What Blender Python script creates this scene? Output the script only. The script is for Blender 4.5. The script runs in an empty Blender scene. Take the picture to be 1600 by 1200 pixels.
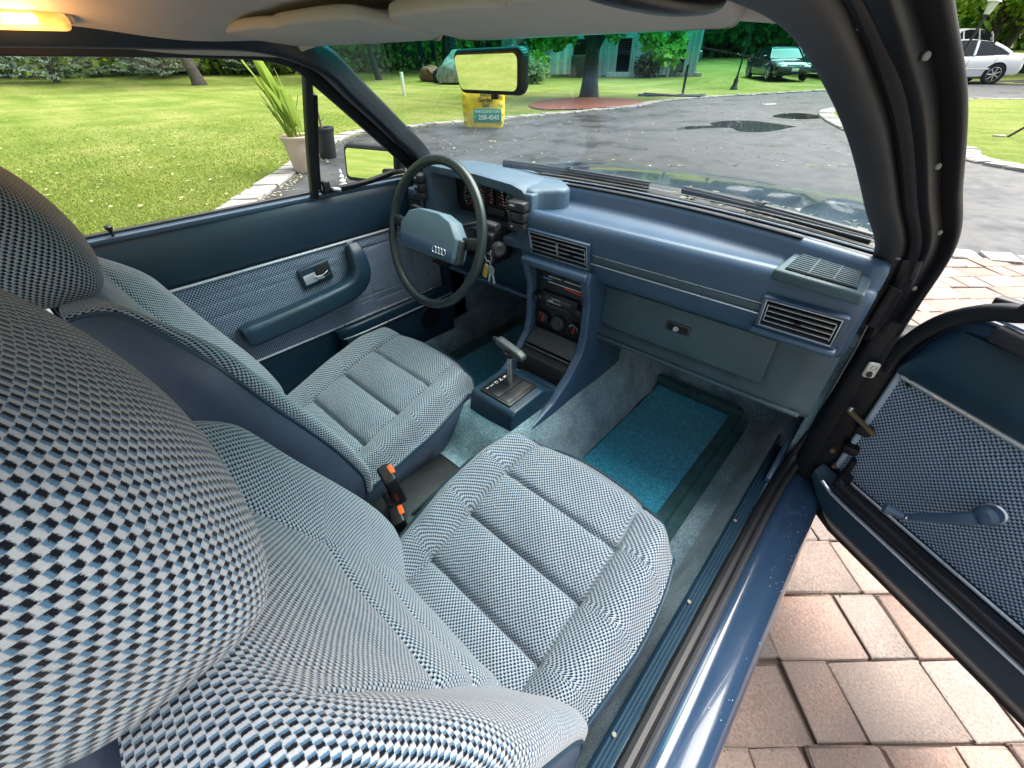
import bpy, bmesh, math, random
import numpy as np
from mathutils import Vector, Matrix
random.seed(7); rng = np.random.default_rng(7)
sc = bpy.context.scene
COL = sc.collection
rad = math.radians

# ------------------------------------------------------------------ camera
CAM = np.array([0.634, -1.046, 1.213]); YAW, PIT, ROL, FPX = rad(42.8), rad(-37.5), rad(-.785), 657.7
cF = np.array([-math.sin(YAW)*math.cos(PIT), math.cos(YAW)*math.cos(PIT), math.sin(PIT)])
cR = np.array([math.cos(YAW), math.sin(YAW), 0.]); cU = np.cross(cR, cF)
cR, cU = math.cos(ROL)*cR+math.sin(ROL)*cU, -math.sin(ROL)*cR+math.cos(ROL)*cU
cam = bpy.data.cameras.new('camera'); camo = bpy.data.objects.new('camera', cam); COL.objects.link(camo)
camo.matrix_world = Matrix(((cR[0], cU[0], -cF[0], CAM[0]), (cR[1], cU[1], -cF[1], CAM[1]), (cR[2], cU[2], -cF[2], CAM[2]), (0, 0, 0, 1)))
cam.sensor_width = 36; cam.lens = 36*FPX/1600; cam.clip_start = .01; cam.clip_end = 600
sc.camera = camo
# ------------------------------------------------------------------ light
w = bpy.data.worlds.new('World'); sc.world = w; w.use_nodes = True
nt = w.node_tree; bg = nt.nodes['Background']
sky = nt.nodes.new('ShaderNodeTexSky'); sky.sky_type = 'NISHITA'; sky.sun_disc = False
SUN_EL, SUN_AZ = rad(60), rad(20)      # azimuth clockwise from +y
sky.sun_elevation = SUN_EL; sky.sun_rotation = SUN_AZ; sky.air_density = 1.6; sky.dust_density = 4.5; sky.ozone_density = 1.0
hs = nt.nodes.new('ShaderNodeHueSaturation'); hs.inputs['Saturation'].default_value = .45
nt.links.new(sky.outputs[0], hs.inputs['Color']); nt.links.new(hs.outputs[0], bg.inputs[0])
bg.inputs[1].default_value = 0.13
sl = bpy.data.lights.new('sun', 'SUN'); sl.energy = 4.2; sl.angle = rad(65); sl.color = (1, .96, .9)
so = bpy.data.objects.new('sun', sl); COL.objects.link(so)
d = Vector((math.sin(SUN_AZ)*math.cos(SUN_EL), math.cos(SUN_AZ)*math.cos(SUN_EL), math.sin(SUN_EL)))
so.rotation_euler = d.to_track_quat('Z', 'Y').to_euler()
sc.view_settings.view_transform = 'Standard'; sc.view_settings.look = 'None'
sc.view_settings.exposure = 1.35; sc.view_settings.gamma = 1; sc.view_settings.use_curve_mapping = False
sc.render.engine = 'CYCLES'
cy = sc.cycles
cy.use_denoising = True; cy.max_bounces = 10; cy.transparent_max_bounces = 16; cy.diffuse_bounces = 6
cy.sample_clamp_indirect = 8; cy.caustics_reflective = False; cy.caustics_refractive = False
try: cy.denoiser = 'OPENIMAGEDENOISE'; cy.denoising_prefilter = 'ACCURATE'
except Exception: pass

def at(px, py, ax, v):
    d = cF*FPX+cR*(px-800)-cU*(py-600); i = 'xyz'.index(ax); t = (v-CAM[i])/d[i]; return CAM+d*t
def gz(x, y):
    r = math.hypot(x-.6, y+1.0); return 0.0 if r < 8 else .012*(min(r, 30)-8)+.040*max(0, min(r, 66)-30)
def gat(px, py):                      # pixel -> point on the gently rising ground
    z = 0
    d = cF*FPX+cR*(px-800)-cU*(py-600); d = d/math.hypot(d[0], d[1]); lo = 2.0; r = 2.0
    while r < 110 and CAM[2]+d[2]*r > gz(CAM[0]+d[0]*r, CAM[1]+d[1]*r): r += .25
    a, b_ = r-.25, r
    for _ in range(12):
        m_ = (a+b_)/2
        if CAM[2]+d[2]*m_ > gz(CAM[0]+d[0]*m_, CAM[1]+d[1]*m_): a = m_
        else: b_ = m_
    P = CAM+d*a
    return np.array([P[0], P[1], gz(P[0], P[1])])

# ------------------------------------------------------------------ materials
MATS = {}
class NB:
    def __init__(s, name):
        s.m = bpy.data.materials.new(name); s.m.use_nodes = True; s.t = s.m.node_tree; s.n = s.t.nodes; s.l = s.t.links
        s.b = s.n['Principled BSDF']; s.out = s.n['Material Output']; MATS[name] = s.m
    def new(s, typ, **kw):
        n = s.n.new(typ)
        for k, v in kw.items():
            if k in n.inputs.keys(): n.inputs[k].default_value = v
            else: setattr(n, k, v)
        return n
    def link(s, a, b): s.l.new(a, b)
    def coord(s, kind='Object', scale=None):
        tc = s.new('ShaderNodeTexCoord'); o = tc.outputs[kind]
        if scale is not None:
            mp = s.new('ShaderNodeMapping'); mp.inputs['Scale'].default_value = scale if hasattr(scale, '__len__') else (scale,)*3
            s.link(o, mp.inputs['Vector']); o = mp.outputs[0]
        return o
    def noise(s, vec, scale, detail=4, rough=.6):
        n = s.new('ShaderNodeTexNoise', Scale=scale, Detail=detail, Roughness=rough); s.link(vec, n.inputs['Vector']); return n.outputs['Fac']
    def ramp(s, fac, stops):
        r = s.new('ShaderNodeValToRGB'); e = r.color_ramp.elements
        while len(e) < len(stops): e.new(.5)
        for el, (p, c) in zip(e, stops): el.position = p; el.color = (*c, 1)
        s.link(fac, r.inputs['Fac']); return r.outputs['Color']
    def mix(s, fac, a, b, mode='MIX'):
        m = s.new('ShaderNodeMix', data_type='RGBA', blend_type=mode)
        for sock, v in ((m.inputs[0], fac), (m.inputs[6], a), (m.inputs[7], b)):
            if hasattr(v, 'is_output'): s.link(v, sock)
            else: sock.default_value = v if not hasattr(v, '__len__') else (*v, 1)[:4]
        return m.outputs[2]
    def math(s, op, a, b=0, c=None):
        m = s.new('ShaderNodeMath', operation=op)
        for i, v in enumerate((a, b) if c is None else (a, b, c)):
            if hasattr(v, 'is_output'): s.link(v, m.inputs[i])
            else: m.inputs[i].default_value = v
        return m.outputs[0]
    def bump(s, h, strength=.3, dist=.001):
        b = s.new('ShaderNodeBump', Strength=strength, Distance=dist); s.link(h, b.inputs['Height']); s.link(b.outputs[0], s.b.inputs['Normal'])
    def set(s, **kw):
        for k, v in kw.items():
            k = k.replace('_', ' ')
            if hasattr(v, 'is_output'): s.link(v, s.b.inputs[k])
            else: s.b.inputs[k].default_value = (*v, 1) if hasattr(v, '__len__') and len(v) == 3 and k != 'Subsurface Radius' else v

def plain(name, col, rough=.5, metal=0, var=.12, nscale=30, bump=0, bscale=400, spec=.5, coat=0):
    b = NB(name); o = b.coord()
    n = b.noise(o, nscale, 5)
    c = b.ramp(n, [(.3, tuple(max(0, x*(1-var)) for x in col)), (.7, tuple(x*(1+var) for x in col))])
    b.set(Base_Color=c, Metallic=metal, Specular_IOR_Level=spec, Coat_Weight=coat, Coat_Roughness=.04 if name.startswith(('paint', 'car_')) else .30)
    r = b.ramp(b.noise(o, nscale*.7, 3), [(.3, (max(rough-.07, 0),)*3), (.7, (min(rough+.07, 1),)*3)])
    b.set(Roughness=r)
    if bump: b.bump(b.noise(o, bscale, 3), bump, .0006)
    return b.m

M = MATS
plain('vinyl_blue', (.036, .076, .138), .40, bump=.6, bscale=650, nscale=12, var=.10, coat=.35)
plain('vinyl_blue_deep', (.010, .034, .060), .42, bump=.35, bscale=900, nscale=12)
plain('vinyl_seat', (.046, .066, .108), .40, bump=.8, bscale=150, nscale=9, var=.2)
plain('plastic_slate', (.045, .082, .105), .5, bump=.7, bscale=700, nscale=12)
plain('binnacle_plastic', (.055, .100, .150), .5, bump=.7, bscale=700, nscale=14)
plain('pad_blue', (.085, .150, .195), .5, bump=.4, bscale=1200, nscale=20)
plain('plastic_black', (.008, .009, .011), .38, bump=.3, bscale=900)
plain('plastic_grey', (.035, .045, .05), .45, bump=.3, bscale=900)
plain('switch_grey', (.035, .036, .038), .35, bump=.2)
plain('rubber_black', (.009, .010, .012), .42, bump=.25, bscale=300, nscale=14, var=.3)
plain('trim_black', (.009, .010, .014), .5, bump=.4, bscale=700, nscale=10, var=.3, spec=.3)
plain('pillar_trim', (.022, .024, .030), .55, bump=.5, bscale=700, nscale=8, var=.25)
plain('chrome', (.75, .77, .8), .16, metal=1, var=.05)
plain('chrome_white', (.62, .66, .72), .3, metal=.6, var=.05)
plain('steel', (.5, .5, .48), .32, metal=1, var=.1)
plain('headliner', (.46, .45, .415), .9, bump=.5, bscale=500, nscale=9, var=.05)
plain('white_print', (.75, .78, .8), .5, var=.02)
plain('red_print', (.75, .04, .03), .4, var=.02)
plain('blue_print', (.03, .25, .6), .4, var=.02)
plain('orange_button', (.85, .12, .02), .35, var=.04)
plain('paint_navy', (.020, .045, .090), .22, coat=.6, var=.08, nscale=6)
plain('paint_jamb', (.005, .006, .009), .5, var=.3, nscale=8, bump=.2, spec=.25)
plain('rim_green_black', (.020, .032, .034), .33, bump=.2, bscale=600, nscale=10)
plain('brass', (.65, .45, .12), .3, metal=1)
plain('cream_plastic', (.6, .6, .54), .45)
plain('rivet_grey', (.16, .155, .14), .45)
plain('grease', (.12, .09, .05), .6, metal=.4)
plain('water_drop', (.22, .27, .32), .05, var=.02)
plain('lens_clear', (.7, .72, .7), .08)
plain('yellow_tag', (.72, .5, .04), .4)

def fabric(name, light, mid, dark, pitch=.0056, rot=0):
    b = NB(name); uv = b.coord('UV')
    mp = b.new('ShaderNodeMapping'); mp.inputs['Rotation'].default_value = (0, 0, rot)
    # threads are not laid ruler straight
    nz = b.new('ShaderNodeTexNoise', Scale=55, Detail=3); b.link(uv, nz.inputs['Vector'])
    sub = b.new('ShaderNodeVectorMath', operation='SUBTRACT'); b.link(nz.outputs['Color'], sub.inputs[0]); sub.inputs[1].default_value = (.5, .5, .5)
    sca = b.new('ShaderNodeVectorMath', operation='SCALE'); b.link(sub.outputs[0], sca.inputs[0]); sca.inputs['Scale'].default_value = .0030
    nz.inputs['Detail'].default_value = 6; nz.inputs['Roughness'].default_value = .75
    add = b.new('ShaderNodeVectorMath', operation='ADD'); b.link(uv, add.inputs[0]); b.link(sca.outputs[0], add.inputs[1])
    b.link(add.outputs[0], mp.inputs['Vector'])
    mp.inputs['Scale'].default_value = (1/pitch, 1/(pitch*.56), 1)
    sp = b.new('ShaderNodeSeparateXYZ'); b.link(mp.outputs[0], sp.inputs[0])
    x, y = sp.outputs[0], sp.outputs[1]
    row = b.math('FLOOR', y); par = b.math('MULTIPLY', b.math('FLOORED_MODULO', row, 2), .5)
    fx = b.math('SUBTRACT', b.math('FRACT', b.math('ADD', x, par)), .5)
    fy = b.math('SUBTRACT', b.math('FRACT', y), .5)
    ax = b.math('ABSOLUTE', fx); ay = b.math('ABSOLUTE', fy)
    def box(a, bb, wx, wy, soft=.07):
        m1 = b.new('ShaderNodeMapRange', interpolation_type='SMOOTHSTEP'); b.link(a, m1.inputs[0])
        m1.inputs[1].default_value = wx-soft; m1.inputs[2].default_value = wx+soft; m1.inputs[3].default_value = 1; m1.inputs[4].default_value = 0
        m2 = b.new('ShaderNodeMapRange', interpolation_type='SMOOTHSTEP'); b.link(bb, m2.inputs[0])
        m2.inputs[1].default_value = wy-soft; m2.inputs[2].default_value = wy+soft; m2.inputs[3].default_value = 1; m2.inputs[4].default_value = 0
        return b.math('MULTIPLY', m1.outputs[0], m2.outputs[0])
    rag = b.math('MULTIPLY', b.math('SUBTRACT', b.noise(add.outputs[0], 1500, 4, .75), .5), .30)
    dk = box(b.math('ADD', ax, rag), b.math('ADD', ay, b.math('MULTIPLY', rag, 1.3)), .185, .44, .06)
    # the mid-blue yarn lies beside each dark stitch
    fx2 = b.math('ABSOLUTE', b.math('SUBTRACT', b.math('FRACT', b.math('ADD', b.math('ADD', x, par), .27)), .5))
    bl = box(b.math('ADD', fx2, rag), ay, .155, .48)
    fine = b.noise(add.outputs[0], 900, 4, .7)
    lightv = b.mix(fine, tuple(c*.72 for c in light), tuple(min(1, c*1.2) for c in light))
    big = b.noise(uv, 14, 3)
    lightv = b.mix(b.math('MULTIPLY', big, .30), lightv, mid)
    c1 = b.mix(b.math('MULTIPLY', bl, .93), lightv, b.mix(fine, tuple(c*.7 for c in mid), tuple(c*1.35 for c in mid)))
    c2 = b.mix(dk, c1, b.mix(fine, tuple(c*.4 for c in dark), tuple(c*1.8 for c in dark)))
    b.set(Base_Color=c2, Roughness=.92, Specular_IOR_Level=.15, Sheen_Weight=.25, Sheen_Roughness=.4)
    h = b.math('ADD', b.math('MULTIPLY', b.math('SUBTRACT', 1, dk), .7), b.math('MULTIPLY', fine, .5))
    b.bump(h, .55, .0012)
    # soft creases where the foam has settled
    o = b.coord('Object', (1, 1, 1.6)); cr = b.noise(o, 16, 5, .55); b2 = b.new('ShaderNodeBump', Strength=.55, Distance=.012); b.link(cr, b2.inputs['Height'])
    bn = [n_ for n_ in b.n if n_.bl_idname == 'ShaderNodeBump' and n_ != b2][0]; b.link(b2.outputs[0], bn.inputs['Normal'])
    return b.m
fabric('seat_fabric', (.41, .425, .445), (.040, .120, .215), (.003, .005, .010), .0074)
fabric('door_fabric', (.38, .46, .56), (.04, .11, .23), (.004, .007, .020), .0086)

def carpet(name, a, bcol, scale=260, big=7):
    b = NB(name); o = b.coord()
    n1 = b.noise(o, scale, 5, .75); n2 = b.noise(o, big, 5, .65)
    c = b.ramp(n2, [(.32, a), (.68, bcol)])
    c = b.mix(.9, c, b.ramp(n1, [(.32, (.30, .30, .30)), (.5, (.95,)*3), (.68, (1.9, 1.9, 1.9))]), 'MULTIPLY')
    b.set(Base_Color=c, Roughness=1, Specular_IOR_Level=.05, Sheen_Weight=.4)
    b.bump(b.math('ADD', n1, b.math('MULTIPLY', n2, .4)), 1.0, .004)
    return b.m
carpet('carpet_blue_grey', (.075, .150, .190), (.28, .42, .49), 230, 7)
carpet('carpet_teal', (.008, .190, .300), (.022, .290, .420), 170, 60)
plain('mat_rubber', (.030, .082, .090), .34, bump=.4, bscale=200, nscale=18, var=.35)

def glass(name, tint, gloss=.06, band=None):
    b = NB(name)
    tr = b.new('ShaderNodeBsdfTransparent'); gl = b.new('ShaderNodeBsdfGlossy', Roughness=.01); mx = b.new('ShaderNodeMixShader')
    fr = b.new('ShaderNodeFresnel', IOR=1.45)
    if band:
        g = b.new('ShaderNodeNewGeometry'); sp = b.new('ShaderNodeSeparateXYZ'); b.link(g.outputs['Position'], sp.inputs[0])
        mr = b.new('ShaderNodeMapRange', interpolation_type='SMOOTHSTEP'); b.link(sp.outputs[2], mr.inputs[0]); mr.inputs[1].default_value = band[0]; mr.inputs[2].default_value = band[1]
        c = b.mix(mr.outputs[0], tint, band[2]); b.link(c, tr.inputs[0])
        # wiped smears and dust on the glass scatter a little
    else: tr.inputs[0].default_value = (*tint, 1)
    b.link(fr.outputs[0], mx.inputs[0]); b.link(tr.outputs[0], mx.inputs[1]); b.link(gl.outputs[0], mx.inputs[2]); b.link(mx.outputs[0], b.out.inputs[0])
    return b.m
glass('windshield_glass', (.86, .92, .90), band=(1.150, 1.240, (.06, .58, .53)))
glass('side_glass', (.93, .96, .92))
glass('car_glass', (.10, .13, .14))
b = NB('mirror'); b.set(Base_Color=(.9, .92, .9), Metallic=1.0, Roughness=.02)
b = NB('lamp_lens'); o = b.coord(); n = b.noise(o, 60, 3)
c = b.ramp(n, [(.35, (1, .25, .03)), (.62, (1, .60, .18))]); b.set(Base_Color=(.9, .5, .2), Emission_Color=c, Emission_Strength=.33, Roughness=.2)
b = NB('lamp_bulb'); b.set(Emission_Color=(1, .8, .5), Emission_Strength=3.0, Base_Color=(1, .9, .8))

def ground_mat(name, stops, fine, bumpd=.01, rough=.9, scale=(1, 1, 1), big=.25, spec=.2):
    b = NB(name); o = b.coord('Object')
    n1 = b.noise(o, fine, 8, .75); n2 = b.noise(o, big, 6, .65)
    c = b.ramp(b.math('ADD', b.math('MULTIPLY', n1, .62), b.math('MULTIPLY', n2, .38)), stops)
    b.set(Base_Color=c, Roughness=rough, Specular_IOR_Level=spec); b.bump(n1, .7, bumpd); return b
b = NB('lawn'); o = b.coord('Object')
n1 = b.noise(o, 9, 9, .8); n2 = b.noise(o, .45, 6, .7)
mpv = b.coord('Object', (.12, 1.6, 1)); n3 = b.noise(mpv, .8, 3)
n4 = b.noise(o, 60, 4, .8)
s_ = b.math('ADD', b.math('MULTIPLY', n1, .40), b.math('ADD', b.math('MULTIPLY', n2, .40), b.math('MULTIPLY', n3, .20)))
c = b.ramp(s_, [(.38, (.075, .130, .018)), (.46, (.130, .185, .032)), (.53, (.200, .240, .058)), (.62, (.31, .29, .115))])
c = b.mix(.8, c, b.ramp(n4, [(.3, (.55, .55, .55)), (.7, (1.45, 1.45, 1.45))]), 'MULTIPLY')
b.set(Base_Color=c, Roughness=.95, Specular_IOR_Level=.1); b.bump(b.math('ADD', n1, n4), .9, .03)

b = NB('asphalt'); o = b.coord('Object')
n1 = b.noise(o, 130, 5, .7); n2 = b.noise(o, .9, 6, .65); n3 = b.noise(o, 4, 5, .6)
c = b.ramp(n2, [(.35, (.018, .019, .022)), (.52, (.031, .033, .038)), (.66, (.058, .061, .068))])
c = b.mix(.7, c, b.ramp(n1, [(.3, (.5, .5, .5)), (.7, (1.6, 1.6, 1.6))]), 'MULTIPLY')
b.set(Base_Color=c, Specular_IOR_Level=.4)
b.set(Roughness=b.ramp(b.math('ADD', b.math('MULTIPLY', n2, .7), b.math('MULTIPLY', n3, .3)), [(.42, (.38,)*3), (.58, (.82,)*3)]))
b.bump(n1, .4, .004)
plain('wet_asphalt', (.030, .031, .035), .42, nscale=8, var=.3)
plain('puddle', (.02, .022, .02), .03, var=.2, nscale=3)
b = NB('paver_red'); o = b.coord('Object'); oi = b.new('ShaderNodeObjectInfo')
g = b.new('ShaderNodeNewGeometry'); n1 = b.noise(g.outputs['Position'], 170, 6, .8); n2 = b.noise(g.outputs['Position'], 9, 6, .7)
base = b.ramp(oi.outputs['Random'], [(0, (.36, .245, .205)), (.35, (.30, .225, .195)), (.6, (.39, .285, .240)), (.8, (.29, .245, .220)), (1, (.34, .280, .250))])
c = b.mix(.85, base, b.ramp(n1, [(.30, (.38, .38, .40)), (.5, (.95, .95, .95)), (.72, (1.65, 1.6, 1.55))]), 'MULTIPLY')
c = b.mix(b.ramp(n2, [(.42, (0,)*3), (.66, (.75,)*3)]), c, (.27, .225, .20))
b.set(Base_Color=c, Roughness=.9, Specular_IOR_Level=.2); b.bump(b.math('ADD', n1, n2), .9, .004)
b = NB('paver_pale'); oi = b.new('ShaderNodeObjectInfo'); g = b.new('ShaderNodeNewGeometry'); n1 = b.noise(g.outputs['Position'], 60, 6, .8)
base = b.ramp(oi.outputs['Random'], [(0, (.20, .197, .19)), (.5, (.31, .30, .285)), (1, (.25, .235, .22))])
c = b.mix(.7, base, b.ramp(n1, [(.3, (.55,)*3), (.7, (1.35,)*3)]), 'MULTIPLY')
b.set(Base_Color=c, Roughness=.9); b.bump(n1, .8, .006)
plain('joint_sand', (.13, .095, .07), .95, bump=.8, bscale=120, nscale=6, var=.5)
plain('mulch', (.16, .050, .030), .95, bump=1, bscale=30, nscale=24, var=.75)
plain('bark', (.060, .052, .046), .9, bump=1, bscale=40, nscale=14, var=.5)
plain('bark_dark', (.022, .020, .020), .9, bump=1, bscale=40, nscale=14, var=.5)
plain('rock', (.30, .27, .24), .85, bump=.8, bscale=20, nscale=4, var=.55)
plain('rock_brown', (.20, .085, .045), .9, bump=.8, bscale=20, nscale=4, var=.5)
plain('terracotta_pale', (.56, .44, .36), .75, var=.1, nscale=9, bump=.2)
plain('pot_black', (.02, .022, .025), .45)
plain('bag_yellow', (.80, .60, .025), .45, var=.08, nscale=7, bump=.4, bscale=30)
plain('bag_green', (.02, .30, .16), .45, var=.05)
plain('bag_white', (.78, .76, .70), .5)
plain('print_dark', (.03, .035, .06), .5)
b = NB('wood_weathered'); o = b.coord('Object', (14, 14, .9)); oi = b.new('ShaderNodeObjectInfo')
n = b.noise(o, 1.5, 6, .7); c = b.ramp(n, [(.3, (.32, .36, .39)), (.7, (.66, .72, .77))]); c = b.mix(.6, c, b.ramp(oi.outputs['Random'], [(0, (.65,)*3), (1, (1.2,)*3)]), 'MULTIPLY'); b.set(Base_Color=c, Roughness=.9); b.bump(n, .5, .01)
plain('pillar_navy', (.005, .010, .018), .38, bump=.3, bscale=700, nscale=10, var=.2)
plain('wood_dark', (.07, .055, .045), .9, nscale=9, var=.5)
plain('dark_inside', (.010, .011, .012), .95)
plain('car_black', (.008, .009, .011), .18, coat=.8)
plain('car_teal', (.02, .10, .10), .2, coat=.8)
plain('car_white', (.74, .75, .77), .25, coat=.6, var=.02)
plain('tyre', (.012, .012, .013), .8)
plain('alloy', (.55, .56, .58), .3, metal=.8)
plain('tail_red', (.45, .02, .02), .2)
plain('lantern_grey', (.42, .43, .42), .4, metal=.3)

def leafmat(name, a, bb, trans=.35):
    b = NB(name); g = b.new('ShaderNodeNewGeometry'); r = g.outputs['Random Per Island']
    o = b.coord('Object'); n = b.noise(o, .7, 4, .7)
    f = b.math('ADD', b.math('MULTIPLY', r, .55), b.math('MULTIPLY', n, .45))
    c = b.ramp(f, [(.25, a), (.75, bb)])
    df = b.new('ShaderNodeBsdfDiffuse'); tl = b.new('ShaderNodeBsdfTranslucent'); mx = b.new('ShaderNodeMixShader'); mx.inputs[0].default_value = trans
    b.link(c, df.inputs[0]); b.link(c, tl.inputs[0]); b.link(df.outputs[0], mx.inputs[1]); b.link(tl.outputs[0], mx.inputs[2]); b.link(mx.outputs[0], b.out.inputs[0])
    return b.m
leafmat('leaf_green', (.12, .26, .03), (.46, .62, .13))
leafmat('leaf_dark', (.05, .15, .03), (.24, .42, .10))
leafmat('leaf_bright', (.14, .26, .02), (.42, .55, .09))
leafmat('needle_blue', (.13, .20, .17), (.42, .52, .43), .2)
leafmat('leaf_pale', (.20, .28, .15), (.38, .44, .26))
leafmat('blade_grass', (.12, .175, .026), (.29, .325, .085), .4)
leafmat('leaf_litter', (.28, .24, .12), (.50, .46, .30), .1)
leafmat('dull_scrap', (.10, .10, .09), (.26, .26, .22), .1)
leafmat('canna', (.13, .23, .02), (.34, .44, .09), .45)
leafmat('twig', (.10, .075, .055), (.2, .16, .13), .1)

# ------------------------------------------------------------------ mesh helpers
WORLD = {}                            # world origin of each parent (pure translations / matrices)
class MB:
    def __init__(s): s.V = []; s.F = []; s.UV = []; s.has_uv = False
    def add(s, vf, mat=None):
        v, f = vf[0], vf[1]; o = len(s.V)
        v = np.asarray(v, float)
        if mat is not None:
            v = v@np.array(mat.to_3x3()).T+np.array(mat.translation)
        s.V.extend(map(tuple, v)); s.F.extend([tuple(int(i)+o for i in q) for q in f])
        if len(vf) > 2: s.UV.extend(map(tuple, vf[2])); s.has_uv = True
        else: s.UV.extend([(0, 0)]*len(v))
        return s
    def build(s, name, mat, parent=None, smooth=True, angle=35, **kw):
        me = bpy.data.meshes.new(name)
        org = np.array(kw.pop('origin', (0, 0, 0)), float)
        V = np.asarray(s.V, float)-org
        me.from_pydata(V.tolist(), [], s.F); me.materials.append(M[mat])
        if s.has_uv:
            uvl = me.uv_layers.new(name='UVMap'); idx = np.empty(len(me.loops), int); me.loops.foreach_get('vertex_index', idx)
            uvl.data.foreach_set('uv', np.asarray(s.UV)[idx].ravel())
        if smooth:
            me.polygons.foreach_set('use_smooth', [True]*len(me.polygons))
            try: me.set_sharp_from_angle(angle=rad(angle))
            except Exception: pass
        me.update()
        ob = bpy.data.objects.new(name, me); COL.objects.link(ob)
        if parent is not None:
            ob.parent = parent; ob.location = org - np.array(WORLD.get(parent.name, (0, 0, 0)))
        else: ob.location = org
        WORLD[ob.name] = tuple(org)
        for k, v in kw.items(): ob[k] = v
        return ob
def empty(name, loc=(0, 0, 0), parent=None, **kw):
    o = bpy.data.objects.new(name, None); COL.objects.link(o); o.empty_display_size = .1
    if parent is not None: o.parent = parent; o.location = np.array(loc)-np.array(WORLD.get(parent.name, (0, 0, 0)))
    else: o.location = loc
    WORLD[o.name] = tuple(loc)
    for k, v in kw.items(): o[k] = v
    return o
def T(x=0, y=0, z=0): return Matrix.Translation((x, y, z))
def RX(a): return Matrix.Rotation(rad(a), 4, 'X')
def RY(a): return Matrix.Rotation(rad(a), 4, 'Y')
def RZ(a): return Matrix.Rotation(rad(a), 4, 'Z')
def basis(o, x, y, z): 
    return Matrix(((x[0], y[0], z[0], o[0]), (x[1], y[1], z[1], o[1]), (x[2], y[2], z[2], o[2]), (0, 0, 0, 1)))
_bc = {}
def rbox(sx, sy, sz, bev=.003, seg=2, c=(0, 0, 0)):
    key = (round(sx, 5), round(sy, 5), round(sz, 5), bev, seg)
    if key not in _bc:
        bm = bmesh.new(); bmesh.ops.create_cube(bm, size=1); bmesh.ops.scale(bm, vec=(sx, sy, sz), verts=bm.verts)
        if bev > 0:
            bmesh.ops.bevel(bm, geom=bm.edges[:], offset=min(bev, .49*min(sx, sy, sz)), segments=seg, affect='EDGES', profile=.5)
        _bc[key] = ([tuple(v.co) for v in bm.verts], [tuple(v.index for v in f.verts) for f in bm.faces]); bm.free()
    v, f = _bc[key]
    return (np.array(v)+np.array(c), f)
def poly_prism(pts2, depth, bev=0, seg=2):
    """polygon in local x,y extruded along local +z from -depth/2 to depth/2"""
    bm = bmesh.new(); vs = [bm.verts.new((p[0], p[1], -depth/2)) for p in pts2]; f = bm.faces.new(vs)
    r = bmesh.ops.extrude_face_region(bm, geom=[f]); bmesh.ops.translate(bm, vec=(0, 0, depth), verts=[e for e in r['geom'] if isinstance(e, bmesh.types.BMVert)])
    bmesh.ops.recalc_face_normals(bm, faces=bm.faces)
    if bev: bmesh.ops.bevel(bm, geom=bm.edges[:], offset=bev, segments=seg, affect='EDGES', profile=.5)
    bm.verts.index_update()
    out = ([tuple(v.co) for v in bm.verts], [tuple(v.index for v in f.verts) for f in bm.faces]); bm.free(); return out
def cyl(r, h, seg=20, r2=None, bev=0):
    r2 = r if r2 is None else r2
    prof = [(0, -h/2), (r-bev, -h/2), (r, -h/2+bev), (r2, h/2-bev), (r2-bev, h/2), (0, h/2)] if bev else [(0, -h/2), (r, -h/2), (r2, h/2), (0, h/2)]
    return lathe(prof, seg)
def lathe(prof, seg=24):
    V = []; F = []
    n = len(prof)
    for i in range(seg):
        a = 2*math.pi*i/seg
        for r, z in prof: V.append((r*math.cos(a), r*math.sin(a), z))
    for i in range(seg):
        j = (i+1) % seg
        for k in range(n-1): F.append((i*n+k, j*n+k, j*n+k+1, i*n+k+1))
    return V, F
def catmull(P, n=8, closed=False):
    P = [np.array(p, float) for p in P]; out = []
    m = len(P); rngi = range(m) if closed else range(m-1)
    for i in rngi:
        p0 = P[(i-1) % m] if closed or i > 0 else 2*P[0]-P[1]; p1 = P[i]; p2 = P[(i+1) % m]; p3 = P[(i+2) % m] if closed or i+2 < m else 2*P[-1]-P[-2]
        for k in range(n):
            t = k/n; out.append(.5*((2*p1)+(-p0+p2)*t+(2*p0-5*p1+4*p2-p3)*t*t+(-p0+3*p1-3*p2+p3)*t**3))
    if not closed: out.append(P[-1])
    return np.array(out)
def sweep(path, prof, up=(0, 0, 1), closed=False, caps=True, scale=None):
    """prof: closed list of (a,b); a along the side vector, b along 'up' made normal to the path"""
    P = np.asarray(path, float); n = len(P); m = len(prof); V = []; up = np.array(up, float)
    for i in range(n):
        if closed: t = P[(i+1) % n]-P[i-1]
        else: t = P[min(i+1, n-1)]-P[max(i-1, 0)]
        t = t/np.linalg.norm(t); u = up if up.ndim == 1 else up[i]; s = np.cross(t, u); s = s/np.linalg.norm(s); uu = np.cross(s, t)
        k = 1 if scale is None else scale[i]
        for a, b_ in prof: V.append(P[i]+k*(a*s+b_*uu))
    F = []
    for i in range(n if closed else n-1):
        j = (i+1) % n
        for k in range(m): F.append((i*m+k, i*m+(k+1) % m, j*m+(k+1) % m, j*m+k))
    if caps and not closed: F.append(tuple(range(m))[::-1]); F.append(tuple((n-1)*m+k for k in range(m)))
    return V, F
def circ(r, n=10, b_=None): return [(r*math.cos(2*math.pi*k/n), (b_ or r)*math.sin(2*math.pi*k/n)) for k in range(n)]
def rrect(a, b_, r=.3, n=4):
    """rounded rectangle, half sizes a,b"""
    r = min(r, a*.99, b_*.99); out = []
    for cx, cy_, s in ((a-r, b_-r, 0), (-a+r, b_-r, 90), (-a+r, -b_+r, 180), (a-r, -b_+r, 270)):
        for k in range(n+1): t = rad(s+90*k/n); out.append((cx+r*math.cos(t), cy_+r*math.sin(t)))
    return out
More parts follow.
